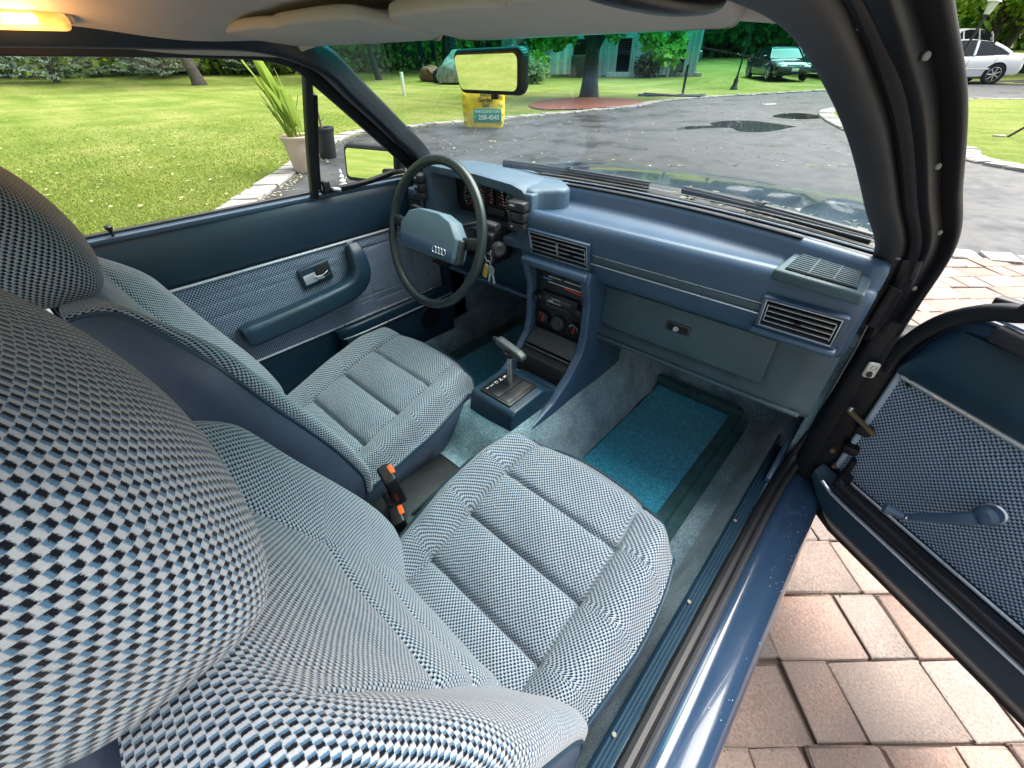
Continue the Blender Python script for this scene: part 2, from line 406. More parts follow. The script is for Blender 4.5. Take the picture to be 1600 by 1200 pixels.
def grid(fn, nu, nv, uvm=None, wrapu=False):
    """fn(U,V) arrays -> (x,y,z) arrays; uv from arc length unless given"""
    u = np.linspace(0, 1, nu); v = np.linspace(0, 1, nv); U, Vv = np.meshgrid(u, v, indexing='ij')
    X, Y, Z = fn(U, Vv); P = np.stack([X, Y, Z], -1)
    F = []
    idx = np.arange(nu*nv).reshape(nu, nv)
    a = idx[:-1, :-1].ravel(); b_ = idx[1:, :-1].ravel(); c = idx[1:, 1:].ravel(); d_ = idx[:-1, 1:].ravel()
    F = np.stack([a, b_, c, d_], 1).tolist()
    du = np.linalg.norm(np.diff(P, axis=0), axis=2); su = np.concatenate([np.zeros((1, nv)), np.cumsum(du, 0)]); su -= su[nu//2]
    dv = np.linalg.norm(np.diff(P, axis=1), axis=2); sv = np.concatenate([np.zeros((nu, 1)), np.cumsum(dv, 1)], 1)
    sv = np.broadcast_to(sv[nu//2][None, :]*1.0, sv.shape) if uvm == 'mid' else sv
    return P.reshape(-1, 3), F, np.stack([su, sv], -1).reshape(-1, 2)
def sstep(a, b_, x): t = np.clip((x-a)/(b_-a), 0, 1); return t*t*(3-2*t)
def text_obj(s, size, mat, parent, mtx, name='lettering', bold=0):
    cu = bpy.data.curves.new(name, 'FONT'); cu.body = s; cu.size = size; cu.align_x = 'CENTER'; cu.align_y = 'CENTER'; cu.extrude = size*.02; cu.offset = bold*size
    tmp = bpy.data.objects.new('tmp', cu); COL.objects.link(tmp)
    dg = bpy.context.evaluated_depsgraph_get(); me = bpy.data.meshes.new_from_object(tmp.evaluated_get(dg)); bpy.data.objects.remove(tmp)
    v = [tuple(x.co) for x in me.vertices]; f = [tuple(p.vertices) for p in me.polygons]
    return MB().add((v, f), mtx).build(name, mat, parent, smooth=False)
def one(vf, name, mat, parent=None, mtx=None, **kw): return MB().add(vf, mtx).build(name, mat, parent, **kw)

exec_parts = []
# =================================================================== THE COUPE
car = empty('coupe', (0, -.2, 0), label='dark blue coupe whose blue cloth interior fills the picture, seen through its open passenger door', category='car')
A = np.array
def ywb(x): return .02-.30*x*x                 # curve of the windscreen base in plan
# ---- carpeted tub
def tub(U, V):
    X = -.68+U*1.33; Y = -1.5+V*2.25
    Z = .22+.0*X
    tz = .225*(1-sstep(.085, .20, np.abs(X)))
    tz = tz*(1-.55*(1-sstep(-.56, -.46, Y))); Z = Z+tz
    Z = Z+.13*sstep(.555, .625, X)+.10*(1-sstep(-.64, -.60, X))
    toe = sstep(.28, .70, Y)*.42; Z = np.maximum(Z, .22+toe+.25*tz*sstep(.3, .7, Y)+.0)
    Z = Z+.05*sstep(-.9, -1.3, Y)*0
    Z = Z+.004*np.sin(X*23+Y*9)*np.sin(Y*17-X*5)
    return X, Y, Z
MB().add(grid(tub, 120, 140)).build('floor_carpet', 'carpet_blue_grey', car)
# kick panels at the ends of the footwells
one(rbox(.02, .62, .42, .006), 'kick_panel', 'carpet_blue_grey', car, T(.652, .34, .50))
one(rbox(.02, .62, .50, .006), 'kick_panel', 'carpet_blue_grey', car, T(-.672, .30, .50))
one(poly_prism([(-.1, .34), (.30, .34), (.30, .43), (.12, .43), (.0, .39), (-.1, .37)], .012, .003), 'kick_trim', 'vinyl_blue', car, basis((.635, 0, 0), (0, 1, 0), (0, 0, 1), (1, 0, 0)))
one(rbox(1.3, .02, .60, .005), 'firewall', 'carpet_blue_grey', car, T(0, .74, .54))

# ---- right sill, seals and jamb
ys = np.linspace(-1.45, .0, 20)
def strip(prof, y0, y1, name, mat, n=24, wob=0, **kw):
    P = [(0, y, 0) for y in np.linspace(y0, y1, n)]
    V = []; m = len(prof)
    for p in P:
        for a, z in prof: V.append((a+wob*math.sin(p[1]*31+a*9), p[1], z+wob*math.sin(p[1]*23)))
    F = [(i*m+k, i*m+k+1, (i+1)*m+k+1, (i+1)*m+k) for i in range(n-1) for k in range(m-1)]
    return MB().add((V, F)).build(name, mat, car, **kw)
strip([(.608, .335), (.611, .353), (.614, .356), (.617, .3535), (.620, .356), (.623, .3535), (.626, .356), (.629, .3535), (.632, .356), (.636, .357), (.639, .34)], -1.45, .06, 'scuff_plate', 'vinyl_blue_deep')
strip([(.611, .30), (.607, .345), (.612, .350)], -1.45, .12, 'carpet_edge_trim', 'vinyl_blue_deep')
seal = MB()
path = catmull([(.650, -1.5, .352), (.650, -.9, .352), (.650, -.3, .353), (.652, -.12, .356), (.658, -.02, .375), (.668, .03, .43), (.675, .045, .55), (.676, .02, .70), (.668, -.04, .84), (.655, -.10, .95)], 14)
seal.add(sweep(path, circ(.0125, 10), (1, 0, 0))); seal.build('door_seal', 'rubber_black', car)
sl2 = MB(); sl2.add(sweep(path+A([.018, .004, -.004]), circ(.007, 8), (1, 0, 0))); sl2.build('door_seal', 'pillar_trim', car)
strip([(.632, .30), (.640, .345), (.672, .349), (.676, .345), (.680, .349), (.698, .348), (.703, .343), (.728, .340), (.745, .334), (.757, .318), (.762, .295), (.762, .25), (.752, .21), (.74, .19), (.60, .19)], -1.6, .06, 'door_sill', 'paint_navy', angle=60)
strip([(.7605, .2545), (.7665, .2545), (.7665, .2475), (.7605, .2475)], -1.6, .06, 'sill_bead', 'chrome')
for y in (-.27, -.52, -.80):
    one(cyl(.0042, .003, 12, bev=.001), 'screw', 'rivet_grey', car, T(.618, y, .3575))
dr = MB(); bmd = bmesh.new(); bmesh.ops.create_icosphere(bmd, subdivisions=1, radius=1); iv = A([tuple(v.co) for v in bmd.verts]); ifc = [tuple(v.index for v in f.verts) for f in bmd.faces]; bmd.free()
for k in range(60):
    x = rng.uniform(.712, .754); y = rng.choice([rng.uniform(-.75, -.05), rng.normal(-.30, .05), rng.normal(-.18, .03)]); r = rng.uniform(.0004, .0013)
    z = np.interp(x, [.698, .703, .728, .745, .757], [.348, .343, .340, .334, .318])
    dr.add((iv*A([r, r, r*.5])+A([x, y, z+r*.2]), ifc))
dr.build('raindrops_on_sill', 'water_drop', car, kind='stuff')
# A-post lower jamb (black, between door and dashboard)
jb = MB()
jb.add(rbox(.065, .08, .44, .02, 3), T(.716, .025, .56)); jb.add(rbox(.05, .10, .54, .015, 3), T(.690, .035, .61))
jb.build('door_jamb', 'paint_jamb', car); one(rbox(.10, .10, .62, .01), 'door_jamb', 'vinyl_blue_deep', car, T(-.712, .022, .60))
one(rbox(.012, .035, .055, .008, 3), 'hinge', 'paint_jamb', car, T(.765, -.022, .72)); one(rbox(.012, .05, .06, .006), 'hinge', 'paint_jamb', car, T(.765, -.022, .45))
sw = one(rbox(.022, .010, .036, .006, 3), 'courtesy_switch', 'cream_plastic', car, T(.702, -.030, .700)@RZ(20))
one(cyl(.005, .012, 12, bev=.001), 'switch_pin', 'plastic_black', sw, T(.7025, -.038, .694)@RX(90))
one(cyl(.005, .004, 12, bev=.001), 'screw', 'steel', sw, T(.7035, -.036, .709)@RX(90))
ck = one(rbox(.07, .012, .007, .002), 'check_strap', 'grease', car, T(.735, -.045, .585)@RZ(-18)@RY(20))
one(cyl(.006, .014, 10, bev=.002), 'strap_pin', 'steel', ck, T(.708, -.036, .600))
one(cyl(.006, .016, 10, bev=.002), 'bolt', 'grease', car, T(.722, -.020, .47)@RX(90)); one(cyl(.006, .016, 10, bev=.002), 'bolt', 'grease', car, T(.742, -.020, .43)@RX(90))
for z in (.50, .56): one(rbox(.03, .03, .022, .005), 'hinge_knuckle', 'paint_jamb', car, T(.748, -.028, z))

# ---- A-pillars (both) and roof rail
def pillar(s):
    nm = 'windscreen_pillar'
    # centre line from base to roof, then back along the cant rail
    base = [(.640, -.04, .80), (.637, -.085, .95), (.597, -.215, 1.06), (.557, -.345, 1.16), (.520, -.440, 1.225), (.500, -.56, 1.262), (.497, -.75, 1.275), (.495, -1.0, 1.285), (.49, -1.4, 1.285)]
    if s < 0: base = base[:5]+[(.532, -.56, 1.262), (.545, -.75, 1.268), (.545, -1.0, 1.270), (.545, -1.4, 1.270)]
    mir = lambda L, dx=0, dy=0, dz=0: catmull([(s*(x+dx), y+dy, z+dz) for x, y, z in L], 10)
    g = MB(); ups = (s*.75, -.55, .35)
    g.add(sweep(mir(base), rrect(.030, .020, .014), ups)); P = g.build(nm, 'pillar_trim' if s > 0 else 'pillar_navy', car)
    g = MB(); g.add(sweep(mir(base, .026, -.012, .005), circ(.015, 12, .011), ups)); g.build('pillar_seal', 'trim_black', P)
    g = MB(); g.add(sweep(mir(base, .040, .002, .010), rrect(.021, .010, .006), ups)); g.build('pillar_flange', 'paint_jamb', P)
    g = MB(); g.add(sweep(mir(base, .053, .018, .012), rrect(.007, .020, .006), ups)); g.build('pillar_skin', 'paint_jamb', P); g = MB(); g.add(sweep(mir(base, .058, .030, .014), rrect(.005, .010, .003), ups)); g.build('drip_rail', 'pillar_trim', P)
    return P
PR = pillar(1); PL = pillar(-1)
# rivets on the black flange of the near pillar
for (px, py) in ((1414, 41), (1457, 248), (1462, 380)):
    p = at(px, py, 'y', -.45+.36*(py-41)/339.); dd = (A(p)-CAM); dd /= np.linalg.norm(dd)
for t, in ((.12,), (.5,), (.82,)): pass
rail = catmull([(.680, -.04+.002, .81), (.677, -.083, .96), (.637, -.213, 1.07), (.597, -.343, 1.17), (.560, -.438, 1.235)], 10)
for k in (5, 13, 23, 36):
    p = rail[k]; nrm = Vector((.55, -.62, .1)).normalized()
    one(cyl(.0040, .003, 12, bev=.001), 'rivet', 'rivet_grey', PR, T(*(p+A(nrm)*.0145))@nrm.to_track_quat('Z', 'Y').to_matrix().to_4x4())

# ---- windscreen
def wsf(U, V):
    x = (U-.5)*2*(.635*(1-V)+.515*V)
    yb = ywb(x)+.005; yt = -.435-.05*np.abs(x)**2*0+.0*x
    yt = -.462+.0*x+.10*(x/.515)**2*0
    zb = .945+.0*x; zt = 1.268-.030*(x/.515)**2
    Y = yb*(1-V)+yt*V; Z = zb*(1-V)+zt*V+.012*np.sin(math.pi*V)
    return x, Y, Z
MB().add(grid(wsf, 40, 24)).build('windscreen', 'windshield_glass', car, label='windscreen with a teal shade band along its top')
hd = MB(); xs = np.linspace(-.54, .54, 25)
hd.add(sweep([(x, -.47+.0*x, 1.275-.030*(x/.515)**2) for x in xs], rrect(.02, .008, .006), (0, -.3, 1))); hd.build('windscreen_header', 'headliner', car)
bs = MB(); xs = np.linspace(-.66, .65, 41)
bs.add(sweep([(x, ywb(x)+.002, .944) for x in xs], circ(.007, 8), (0, 0, 1))); bs.build('windscreen_seal', 'rubber_black', car)
bs = MB(); bs.add(sweep([(x, ywb(x)-.0125, .9475) for x in xs], circ(.0018, 6), (0, 0, 1))); bs.build('seal_bead', 'chrome_white', car)
# small round sticker stub seen at the foot of the glass
# ---- headliner and roof skin
def hl(U, V):
    y = -.47-V*1.15; x = -.574+U*1.074; 
    z = 1.283+.027*sstep(0, .5, V)-.048*(np.abs(x)/.55)**5+.002*np.sin(y*20)
    return x, y, z
MB().add(grid(hl, 60, 50)).build('headliner', 'headliner', car)
def rs(U, V):
    y = -.46-V*1.15; x = (U-.5)*2*.60; z = 1.302+.040*sstep(0, .5, V)-.045*(np.abs(x)/.60)**3
    return x, y, z
MB().add(grid(rs, 40, 20)).build('roof_panel', 'paint_navy', car)

# ---- sun visors
def visor(x0, x1, yb, z0, name='sun_visor'):
    pts = []
    L = x1-x0
    out = [(0, .03), (.01, .008), (.05, 0), (L-.06, -.004), (L-.02, .006), (L, .05), (L-.004, .12), (L-.03, .165), (L*.62, .172), (L*.5, .163), (L*.38, .172), (.04, .165), (.004, .13)]
    c2 = catmull([(a, b_, 0) for a, b_ in out], 6, True)
    o = poly_prism([(p[0], p[1]) for p in c2], .018, .007, 3)
    return one(o, name, 'headliner', car, basis((x0, yb, z0), (1, 0, 0), (0, -.993, .12), (0, -.12, -.993)))
visor(-.532, -.030, -.472, 1.250); visor(.01, .44, -.462, 1.247)
for x in (-.03, .005): one(rbox(.02, .03, .016, .004), 'visor_clip', 'headliner', car, T(x, -.49, 1.262))
# grab handle above the passenger door
gh = MB(); p = catmull([(.452, -.835, 1.272), (.456, -.822, 1.254), (.462, -.790, 1.244), (.470, -.72, 1.240), (.468, -.655, 1.244), (.462, -.630, 1.254), (.458, -.615, 1.270)], 8)
gh.add(sweep(p, rrect(.0085, .0055, .005), (0, 0, 1))); gh.build('grab_handle', 'plastic_black', car)

# ---- interior mirror
mc = CAM+(A([-.060, -.352, 1.197])-CAM)*.87
mn = Vector((-.095, -.985, -.105)).normalized()                     # looks back over the driver, out of the left window
mx_ = Vector((0, .05, 1)).cross(mn).normalized(); my_ = mn.cross(mx_).normalized()
mm = basis(mc, mx_, my_, mn)
def rr2(a, b_, r, n=6): return rrect(a, b_, r, n)
mh = one(poly_prism([(x*(1+.05*y/.035), y) for x, y in rr2(.084, .0305, .014)], .018, .005, 3), 'rear_view_mirror', 'plastic_black', car, mm@T(0, 0, -.006))
one(poly_prism([(x*(1+.05*y/.03), y) for x, y in rr2(.0765, .0238, .010)], .002, 0), 'mirror_glass', 'mirror', mh, mm@T(0, 0, .0045))
one(rbox(.014, .010, .008, .002), 'dip_tab', 'plastic_black', mh, mm@T(.005, -.033, -.006))
g = MB(); g.add(sweep(catmull([tuple(mc+A([.0, .015, .0])), tuple(mc+A([.0, .045, .012])), (.0, -.375, 1.222)], 6), circ(.010, 10, .006), (0, 0, 1))); g.add(rbox(.028, .022, .018, .006, 3), T(.02, -.395, 1.208)@RZ(20)); g.build('mirror_stalk', 'lantern_grey', mh)

# ---- courtesy lamp, lit
lm = one(rbox(.042, .28, .024, .010, 3), 'courtesy_lamp', 'lamp_lens', car, T(-.498, -1.005, 1.277)@RY(40))
one(rbox(.012, .040, .012, .005, 3), 'lamp_bulb', 'lamp_bulb', lm, T(-.480, -.925, 1.272))
one(rbox(.050, .295, .012, .004, 2), 'lamp_frame', 'headliner', lm, T(-.506, -1.005, 1.287)@RY(40))
pl = bpy.data.lights.new('courtesy_light', 'POINT'); pl.energy = .35; pl.color = (1, .45, .15); pl.shadow_soft_size = .02
po = bpy.data.objects.new('courtesy_light', pl); COL.objects.link(po); po.location = (-.455, -.93, 1.245)

# ---- left door (closed)
LD = empty('door', (-.69, -.5, .3), car, label='closed driver door with cloth panel and grab armrest')
def ldx(z): return -.690+0*z
def panel_left(z0, z1, xo, bulge, name, mat, y0=-1.32, y1=-.035, uv=False, nz=20, extra=None):
    def fn(U, V):
        y = y0+(y1-y0)*U; z = z0+(z1-z0)*V
        x = xo+bulge*np.sin(math.pi*np.clip(V, 0, 1))**.6
        if extra is not None: x = x+extra(y, z)
        return x, y, z
    return MB().add(grid(fn, 160, nz)).build(name, mat, LD)
def emb(y, z):                                                    # stitched outlines pressed in the cloth
    g = 0*y
    def line(z_, lo, hi): return -.0016*np.exp(-((z-z_)/.004)**2)*(y > lo)*(y < hi)
    g = g+line(.715, -1.3, -.30)+line(.69, -1.3, -.47)+line(.65, -1.3, -.75)+line(.55, -1.3, -.2)+line(.535, -1.3, -.2)+line(.505, -1.3, -.6)
    d_ = np.abs(np.maximum(np.abs(y+.275)-.075, np.abs(z-.62)-.095)); d2 = np.abs(np.maximum(np.abs(y+.12)-.035, np.abs(z-.62)-.09))
    return g-.003*np.exp(-(d_/.004)**2)-.004*np.exp(-(d2/.005)**2)
panel_left(.482, .752, -.690, 0, 'cloth_panel', 'door_fabric', nz=110, extra=emb)
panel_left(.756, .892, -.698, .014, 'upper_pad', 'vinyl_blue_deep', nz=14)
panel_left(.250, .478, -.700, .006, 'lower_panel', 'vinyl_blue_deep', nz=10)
for z, x in ((.754, -.688), (.480, -.688)):
    g = MB(); g.add(sweep([(x, y, z) for y in np.linspace(-1.32, -.04, 10)], circ(.0042, 8), (0, 0, 1))); g.build('chrome_strip', 'chrome_white', LD)
g = MB(); g.add(sweep([(-.708, y, .897-.008*max(0, (y+.5))) for y in np.linspace(-1.35, -.04, 12)], rrect(.014, .007, .004), (0, 0, 1))); g.build('window_ledge', 'vinyl_blue', LD)
g = MB(); g.add(sweep([(-.722, y, .902-.008*max(0, (y+.5))) for y in np.linspace(-1.35, -.04, 12)], rrect(.006, .010, .004), (0, 0, 1))); g.build('window_wiper_seal', 'rubber_black', LD)
# L-shaped armrest
ap = catmull([(-.652, -.795, .585), (-.650, -.70, .590), (-.648, -.52, .606), (-.648, -.435, .622), (-.648, -.400, .660), (-.655, -.395, .715), (-.672, -.395, .745)], 8)
nA = len(ap); sc_ = np.ones(nA); sc_[:3] = (.75, .93, 1)
ups = [(1, 0, 0)]*nA
g = MB(); g.add(sweep(ap, rrect(.032, .026, .014, 4), (1, 0, 0), scale=np.concatenate([[.82, .95], np.ones(nA-20), np.linspace(1, .62, 18)]))); arm = g.build('armrest', 'vinyl_blue_deep', LD)
g = MB(); g.add(sweep(ap+A([-.028, 0, -.002]), rrect(.024, .014, .01, 4), (1, 0, 0), scale=np.concatenate([[.82, .95], np.ones(nA-20), np.linspace(1, .62, 18)]))); g.build('armrest_base', 'vinyl_blue_deep', LD)
one(rbox(.008, .022, .012, .003), 'armrest_cap', 'chrome_white', arm, T(-.668, -.402, .758))
hb = one(rbox(.014, .104, .066, .012, 3), 'door_handle', 'vinyl_blue_deep', LD, T(-.686, -.530, .684)@RX(5))
one(rbox(.004, .040, .030, .003), 'handle_bezel', 'chrome_white', hb, T(-.677, -.553, .678)@RX(5))
one(rbox(.004, .046, .046, .004), 'handle_recess', 'dark_inside', hb, T(-.679, -.508, .688)@RX(5))
g = MB(); g.add(sweep(catmull([(-.674, -.535, .676), (-.668, -.515, .678), (-.670, -.495, .686)], 6), rrect(.004, .007, .003), (0, 0, 1))); g.build('handle_lever', 'chrome', hb)
one(lathe([(0, 0), (.006, 0), (.006, .004), (.0035, .010), (.004, .020), (.0075, .026), (.0085, .030), (.006, .033), (0, .034)], 14), 'lock_knob', 'plastic_black', LD, T(-.700, -.945, .895))
g = MB(); lp = catmull([(-.672, -.518, .462), (-.655, -.512, .470), (-.640, -.47, .474), (-.634, -.35, .478), (-.634, -.04, .482)], 8)
g.add(sweep(lp, rrect(.010, .022, .009), (0, 0, 1))); pk = g.build('door_pocket', 'vinyl_blue_deep', LD)
g = MB(); g.add(sweep(lp+A([.011, 0, -.016]), circ(.0028, 8), (0, 0, 1))); g.build('pocket_strip', 'chrome_white', pk)
one(rbox(.07, .48, .17, .01), 'pocket_body', 'vinyl_blue_deep', pk, T(-.665, -.275, .370))
spk = one(cyl(.05, .008, 28, bev=.002), 'speaker_grille', 'plastic_black', LD, T(-.629, -.16, .40)@RY(90))
g = MB(); g.add(sweep([(-.705, -1.45, .5), (-.705, -.02, .5)], rrect(.03, .36, .02), (0, 0, 1))); 
one(rbox(.05, 1.42, .60, .01), 'door_shell', 'paint_navy', LD, T(-.765, -.72, .57))
# window frame of the left door
def fr(pts, a, b_, name, mat, par=LD, up=(-1, 0, .25), n=8, r=.004):
    g = MB(); g.add(sweep(catmull(pts, n), rrect(a, b_, r), up)); return g.build(name, mat, par)
def wl(z): return -.694+(z-.895)/.34*.098                        # lean of the side glass
top = [(wl(1.248), -1.45, 1.248), (wl(1.246), -.95, 1.246), (wl(1.243), -.60, 1.240), (wl(1.236), -.500, 1.230), (wl(1.222), -.452, 1.212), (wl(1.20), -.430, 1.195)]
fr(top, .016, .012, 'window_frame', 'rubber_black')
fr([(x+.012, y, z+.022) for x, y, z in top], .014, .014, 'frame_trim', 'trim_black')
fr([(wl(1.235), -.455, 1.225), (wl(1.15), -.335, 1.128), (wl(1.05), -.215, 1.030), (wl(.97), -.125, .955), (wl(.90), -.065, .905)], .024, .016, 'front_frame', 'trim_black', r=.01)
fr([(wl(1.21), -.432, 1.208), (wl(1.1), -.445, 1.10), (wl(1.0), -.455, 1.0), (wl(.90), -.462, .90)], .0105, .010, 'divider_post', 'rubber_black')
fr([(wl(1.13), -.418, 1.150), (wl(1.0), -.440, 1.0), (wl(.92), -.445, .92)], .006, .008, 'vent_frame', 'trim_black')
fr([(wl(.915), -.440, .912), (wl(.915), -.30, .912), (wl(.92), -.185, .925)], .007, .008, 'vent_frame', 'trim_black')
g = one(rbox(.016, .022, .034, .005, 3), 'vent_latch', 'plastic_black', LD, T(-.672, -.428, .925)); one(rbox(.02, .026, .010, .004, 3), 'latch_lever', 'chrome_white', g, T(-.662, -.405, .916)@RX(-15))
MB().add(([(wl(.90)-.004, -1.45, .90), (wl(.90)-.004, -.10, .90), (wl(.97)-.004, -.14, .965), (wl(1.235)-.004, -.45, 1.225), (wl(1.245)-.004, -1.45, 1.245)], [(0, 1, 2, 3, 4)])).build('window_glass', 'side_glass', LD)

# ---- left exterior mirror
mm2 = basis((-.875, -.150, .924), Vector((.967, .245, 0)).normalized(), Vector((-.019, .077, .997)), Vector((.245, -.967, .079)).normalized())
mo = one(poly_prism([(x+(y+.05)*.10, y) for x, y in rr2(.128, .062, .024)], .045, .010, 3), 'side_mirror', 'plastic_black', car, mm2@T(0, 0, -.016))
one(poly_prism([(x+(y+.05)*.10, y) for x, y in rr2(.112, .047, .014)], .002, 0), 'mirror_glass', 'mirror', mo, mm2@T(0, 0, .008))
one(rbox(.12, .05, .03, .01), 'mirror_arm', 'plastic_black', mo, T(-.80, -.12, .905))

# ---- dashboard
def prof_dash(x):
    """front-to-back section of the pad right of the cluster, (y,z)"""
    yw = ywb(x)
    k = yw-.0
    return [(yw+.02, .925), (yw-.010, .938), (yw-.026, .942), (yw-.036, .939), (yw-.043, .928), (yw-.047, .908), (yw-.053, .899), (-.145, .901), (-.158, .906), (-.171, .903), (-.178, .889), (-.181, .870), (-.176, .840), (-.168, .805), (-.160, .775), (-.155, .765), (-.145, .758), (-.10, .752), (-.06, .75)]
xsd = np.concatenate([[-.140, -.135], np.linspace(-.120, .620, 60), [.635, .643, .646]])
V = []; m = 0
for x in xsd:
    pr_ = A(prof_dash(min(x, .62)))
    k = float(np.interp(x, [.62, .635, .643, .646], [1., .985, .94, .85]))
    cx_ = A([-.08, .83])
    pr_ = cx_+(pr_-cx_)*k; m = len(pr_); V += [(x, p[0], p[1]) for p in pr_]
F = [(i*m+k, (i+1)*m+k, (i+1)*m+k+1, i*m+k+1) for i in range(len(xsd)-1) for k in range(m-1)]
F += [tuple((len(xsd)-1)*m+k for k in range(m)), tuple(range(m))[::-1]]
dash = MB().add((V, F)).build('dashboard', 'vinyl_blue', car, angle=60)
# left part of the pad under the screen, behind the cluster
V = []; xs = np.linspace(-.665, -.12, 40)
def prof_l(x):
    yw = ywb(x); return [(yw+.02, .925), (yw-.010, .938), (yw-.026, .942), (yw-.035, .940), (-.060-.0*x, .935), (-.065, .92), (-.065, .80), (-.065, .70)]
for x in xs: V += [(x, a, b_) for a, b_ in prof_l(x)]
m = 8; F = [(i*m+k, (i+1)*m+k, (i+1)*m+k+1, i*m+k+1) for i in range(39) for k in range(m-1)]
MB().add((V, F)).build('dash_top', 'vinyl_blue', dash, angle=60)
# trim strip between the vents
one(rbox(.385, .004, .017, .001), 'trim_band', 'plastic_slate', dash, T(.297, -.1765, .826)@RX(13))
for z in (.836, .8165): one(rbox(.392, .004, .0022, .0008), 'chrome_line', 'chrome_white', dash, T(.298, -.1765+(z-.826)*.25-.001, z)@RX(13))
# defrost slot line
g = MB(); g.add(sweep([(x, ywb(x)-.034, .9415) for x in np.linspace(-.40, .50, 30)], rrect(.004, .0015, .001), (0, 0, 1))); g.build('defroster_slot', 'dark_inside', dash)
# raised surround of the face vents
def vent(x0, x1, z0, z1, yf, split, name='air_vent'):
    cx_, cz = (x0+x1)/2, (z0+z1)/2; W, H = x1-x0, z1-z0; tilt = RX(12)
    B = T(cx_, yf, cz)@tilt
    g = MB(); g.add(rbox(W+.014, .028, .0075, .003), B@T(0, .004, H/2+.002)); g.add(rbox(W+.014, .028, .0075, .003), B@T(0, .004, -H/2-.002)); g.add(rbox(.0075, .028, H+.006, .003), B@T(-W/2-.003, .004, 0)); g.add(rbox(.0075, .028, H+.006, .003), B@T(W/2+.003, .004, 0))
    v = g.build(name, 'vinyl_blue', car)
    one(rbox(W, .02, H, .002), 'vent_duct', 'dark_inside', v, B@T(0, .007, 0))
    g = MB()
    for z in (-H/2+.001, H/2-.001): g.add(rbox(W, .003, .0018, .0006), B@T(0, -.009, z))
    for x in (-W/2+.001, W/2-.001): g.add(rbox(.0018, .003, H, .0006), B@T(x, -.009, 0))
    g.build('vent_rim', 'chrome_white', v)
    cols = [(-W/2+.006, -.002), (.002, W/2-.006)] if split else [(-W/2+.006, W/2-.006)]
    for a, b_ in cols:
        for k in range(4):
            z = H/2-.010-k*(H-.018)/3.6
            s = one(rbox(b_-a, .010, .0035, .001), 'vent_slat', 'plastic_black', v, B@T((a+b_)/2, -.0045, z)@RX(-8))
            one(rbox(b_-a, .0016, .0014, .0004), 'slat_edge', 'chrome_white', v, B@T((a+b_)/2, -.0100, z-.0012))
        for k in range(5):
            one(rbox(.0016, .009, H-.012, .0005), 'vent_vane', 'plastic_grey', v, B@T(a+(b_-a)*(k+.5)/5, .0005, 0))
        for x in (a, b_): one(rbox(.0014, .0016, H*.62, .0004), 'slat_edge', 'chrome_white', v, B@T(x, -.0100, -.002+.004*(x == a)))
    one(rbox(.012, .008, .006, .002), 'vent_tab', 'plastic_black', v, B@T(.0 if not split else (W/4), -.0115, -.002))
    return v
vent(-.094, .090, .797, .860, -.172, True); vent(.497, .622, .795, .855, -.175, False)
# hood-like lip pads round the vents
for x0, x1 in ((-.112, .100), (.485, .634)):
    g = MB(); g.add(rbox(x1-x0, .03, .014, .006, 3), T((x0+x1)/2, -.168, .782)@RX(12)); g.build('vent_lip', 'vinyl_blue', dash)
# defroster grille on the right end of the shelf
gv = one(poly_prism([(.492, -.212), (.632, -.232), (.628, -.112), (.500, -.075)], .020, .005, 3), 'defroster_grille', 'plastic_slate', car, T(0, .004, .9065))
one(poly_prism([(.508, -.202), (.618, -.218), (.612, -.120), (.512, -.088)], .002, 0), 'grille_well', 'dark_inside', gv, T(0, .004, .9178))
for k in range(11):
    t = (k+.5)/11; y0 = -.202+(.114)*t; y1 = -.218+.098*t
    xa = .508+.004*t; xb = .618-.006*t
    one(rbox(xb-xa, .0042, .003, .001, 1), 'grille_slat', 'plastic_slate', gv, T((xa+xb)/2, (y0+y1)/2+.004, .9195)@RZ(math.degrees(math.atan2(y1-y0, xb-xa))))
for t in (.33, .67): one(rbox(.003, .112, .004, .001, 1), 'grille_rib', 'plastic_slate', gv, T(.508+.11*t, -.153+.004, .9197))
# glovebox and lower dash
def lowdash():
    prof = [(-.10, .755), (-.100, .745), (-.098, .66), (-.094, .615), (-.110, .600), (-.122, .592), (-.118, .580), (-.09, .572), (.04, .56), (.10, .56)]
    prof_r = [(-.10, .755), (-.100, .745), (-.100, .68), (-.108, .625), (-.118, .60), (-.118, .588), (-.110, .575), (-.085, .568), (.04, .56), (.10, .56)]
    V = []; xs = np.concatenate([np.linspace(.085, .50, 20), np.linspace(.53, .60, 8), [.625, .640, .645]]); 
    for x in xs:
        t = sstep(.50, .56, x); q = A(prof)*(1-t)+A(prof_r)*t
        if x > .61: q = q+A([.014*(x-.61)/.035*1.5, 0])
        V += [(x, a, b_) for a, b_ in q]
    m = len(prof); n = len(xs)
    F = [(i*m+k, (i+1)*m+k, (i+1)*m+k+1, i*m+k+1) for i in range(n-1) for k in range(m-1)]+[tuple((n-1)*m+k for k in range(m))]
    return V, F
ld = MB().add(lowdash()).build('lower_dash', 'plastic_slate', car, angle=50)
lid = one(rbox(.425, .016, .112, .004, 3), 'glovebox_lid', 'plastic_slate', car, T(.322, -.104, .682)@RX(-2))
rc = one(rbox(.062, .004, .026, .003), 'glovebox_latch', 'plastic_grey', lid, T(.325, -.1125, .690))
one(rbox(.052, .004, .018, .002), 'latch_recess', 'dark_inside', lid, T(.325, -.1137, .690)); one(lathe([(0, -.002), (.0075, -.002), (.0075, .003), (.006, .0035), (.005, .0025), (0, .0025)], 20), 'lock_barrel', 'steel', lid, T(.322, -.1165, .690)@RX(90))
one(rbox(.54, .014, .010, .005, 3), 'shelf_lip', 'plastic_slate', ld, T(.36, -.122, .592))
one(rbox(.53, .26, .012, .004), 'underdash_panel', 'plastic_black', car, T(.36, .03, .575))
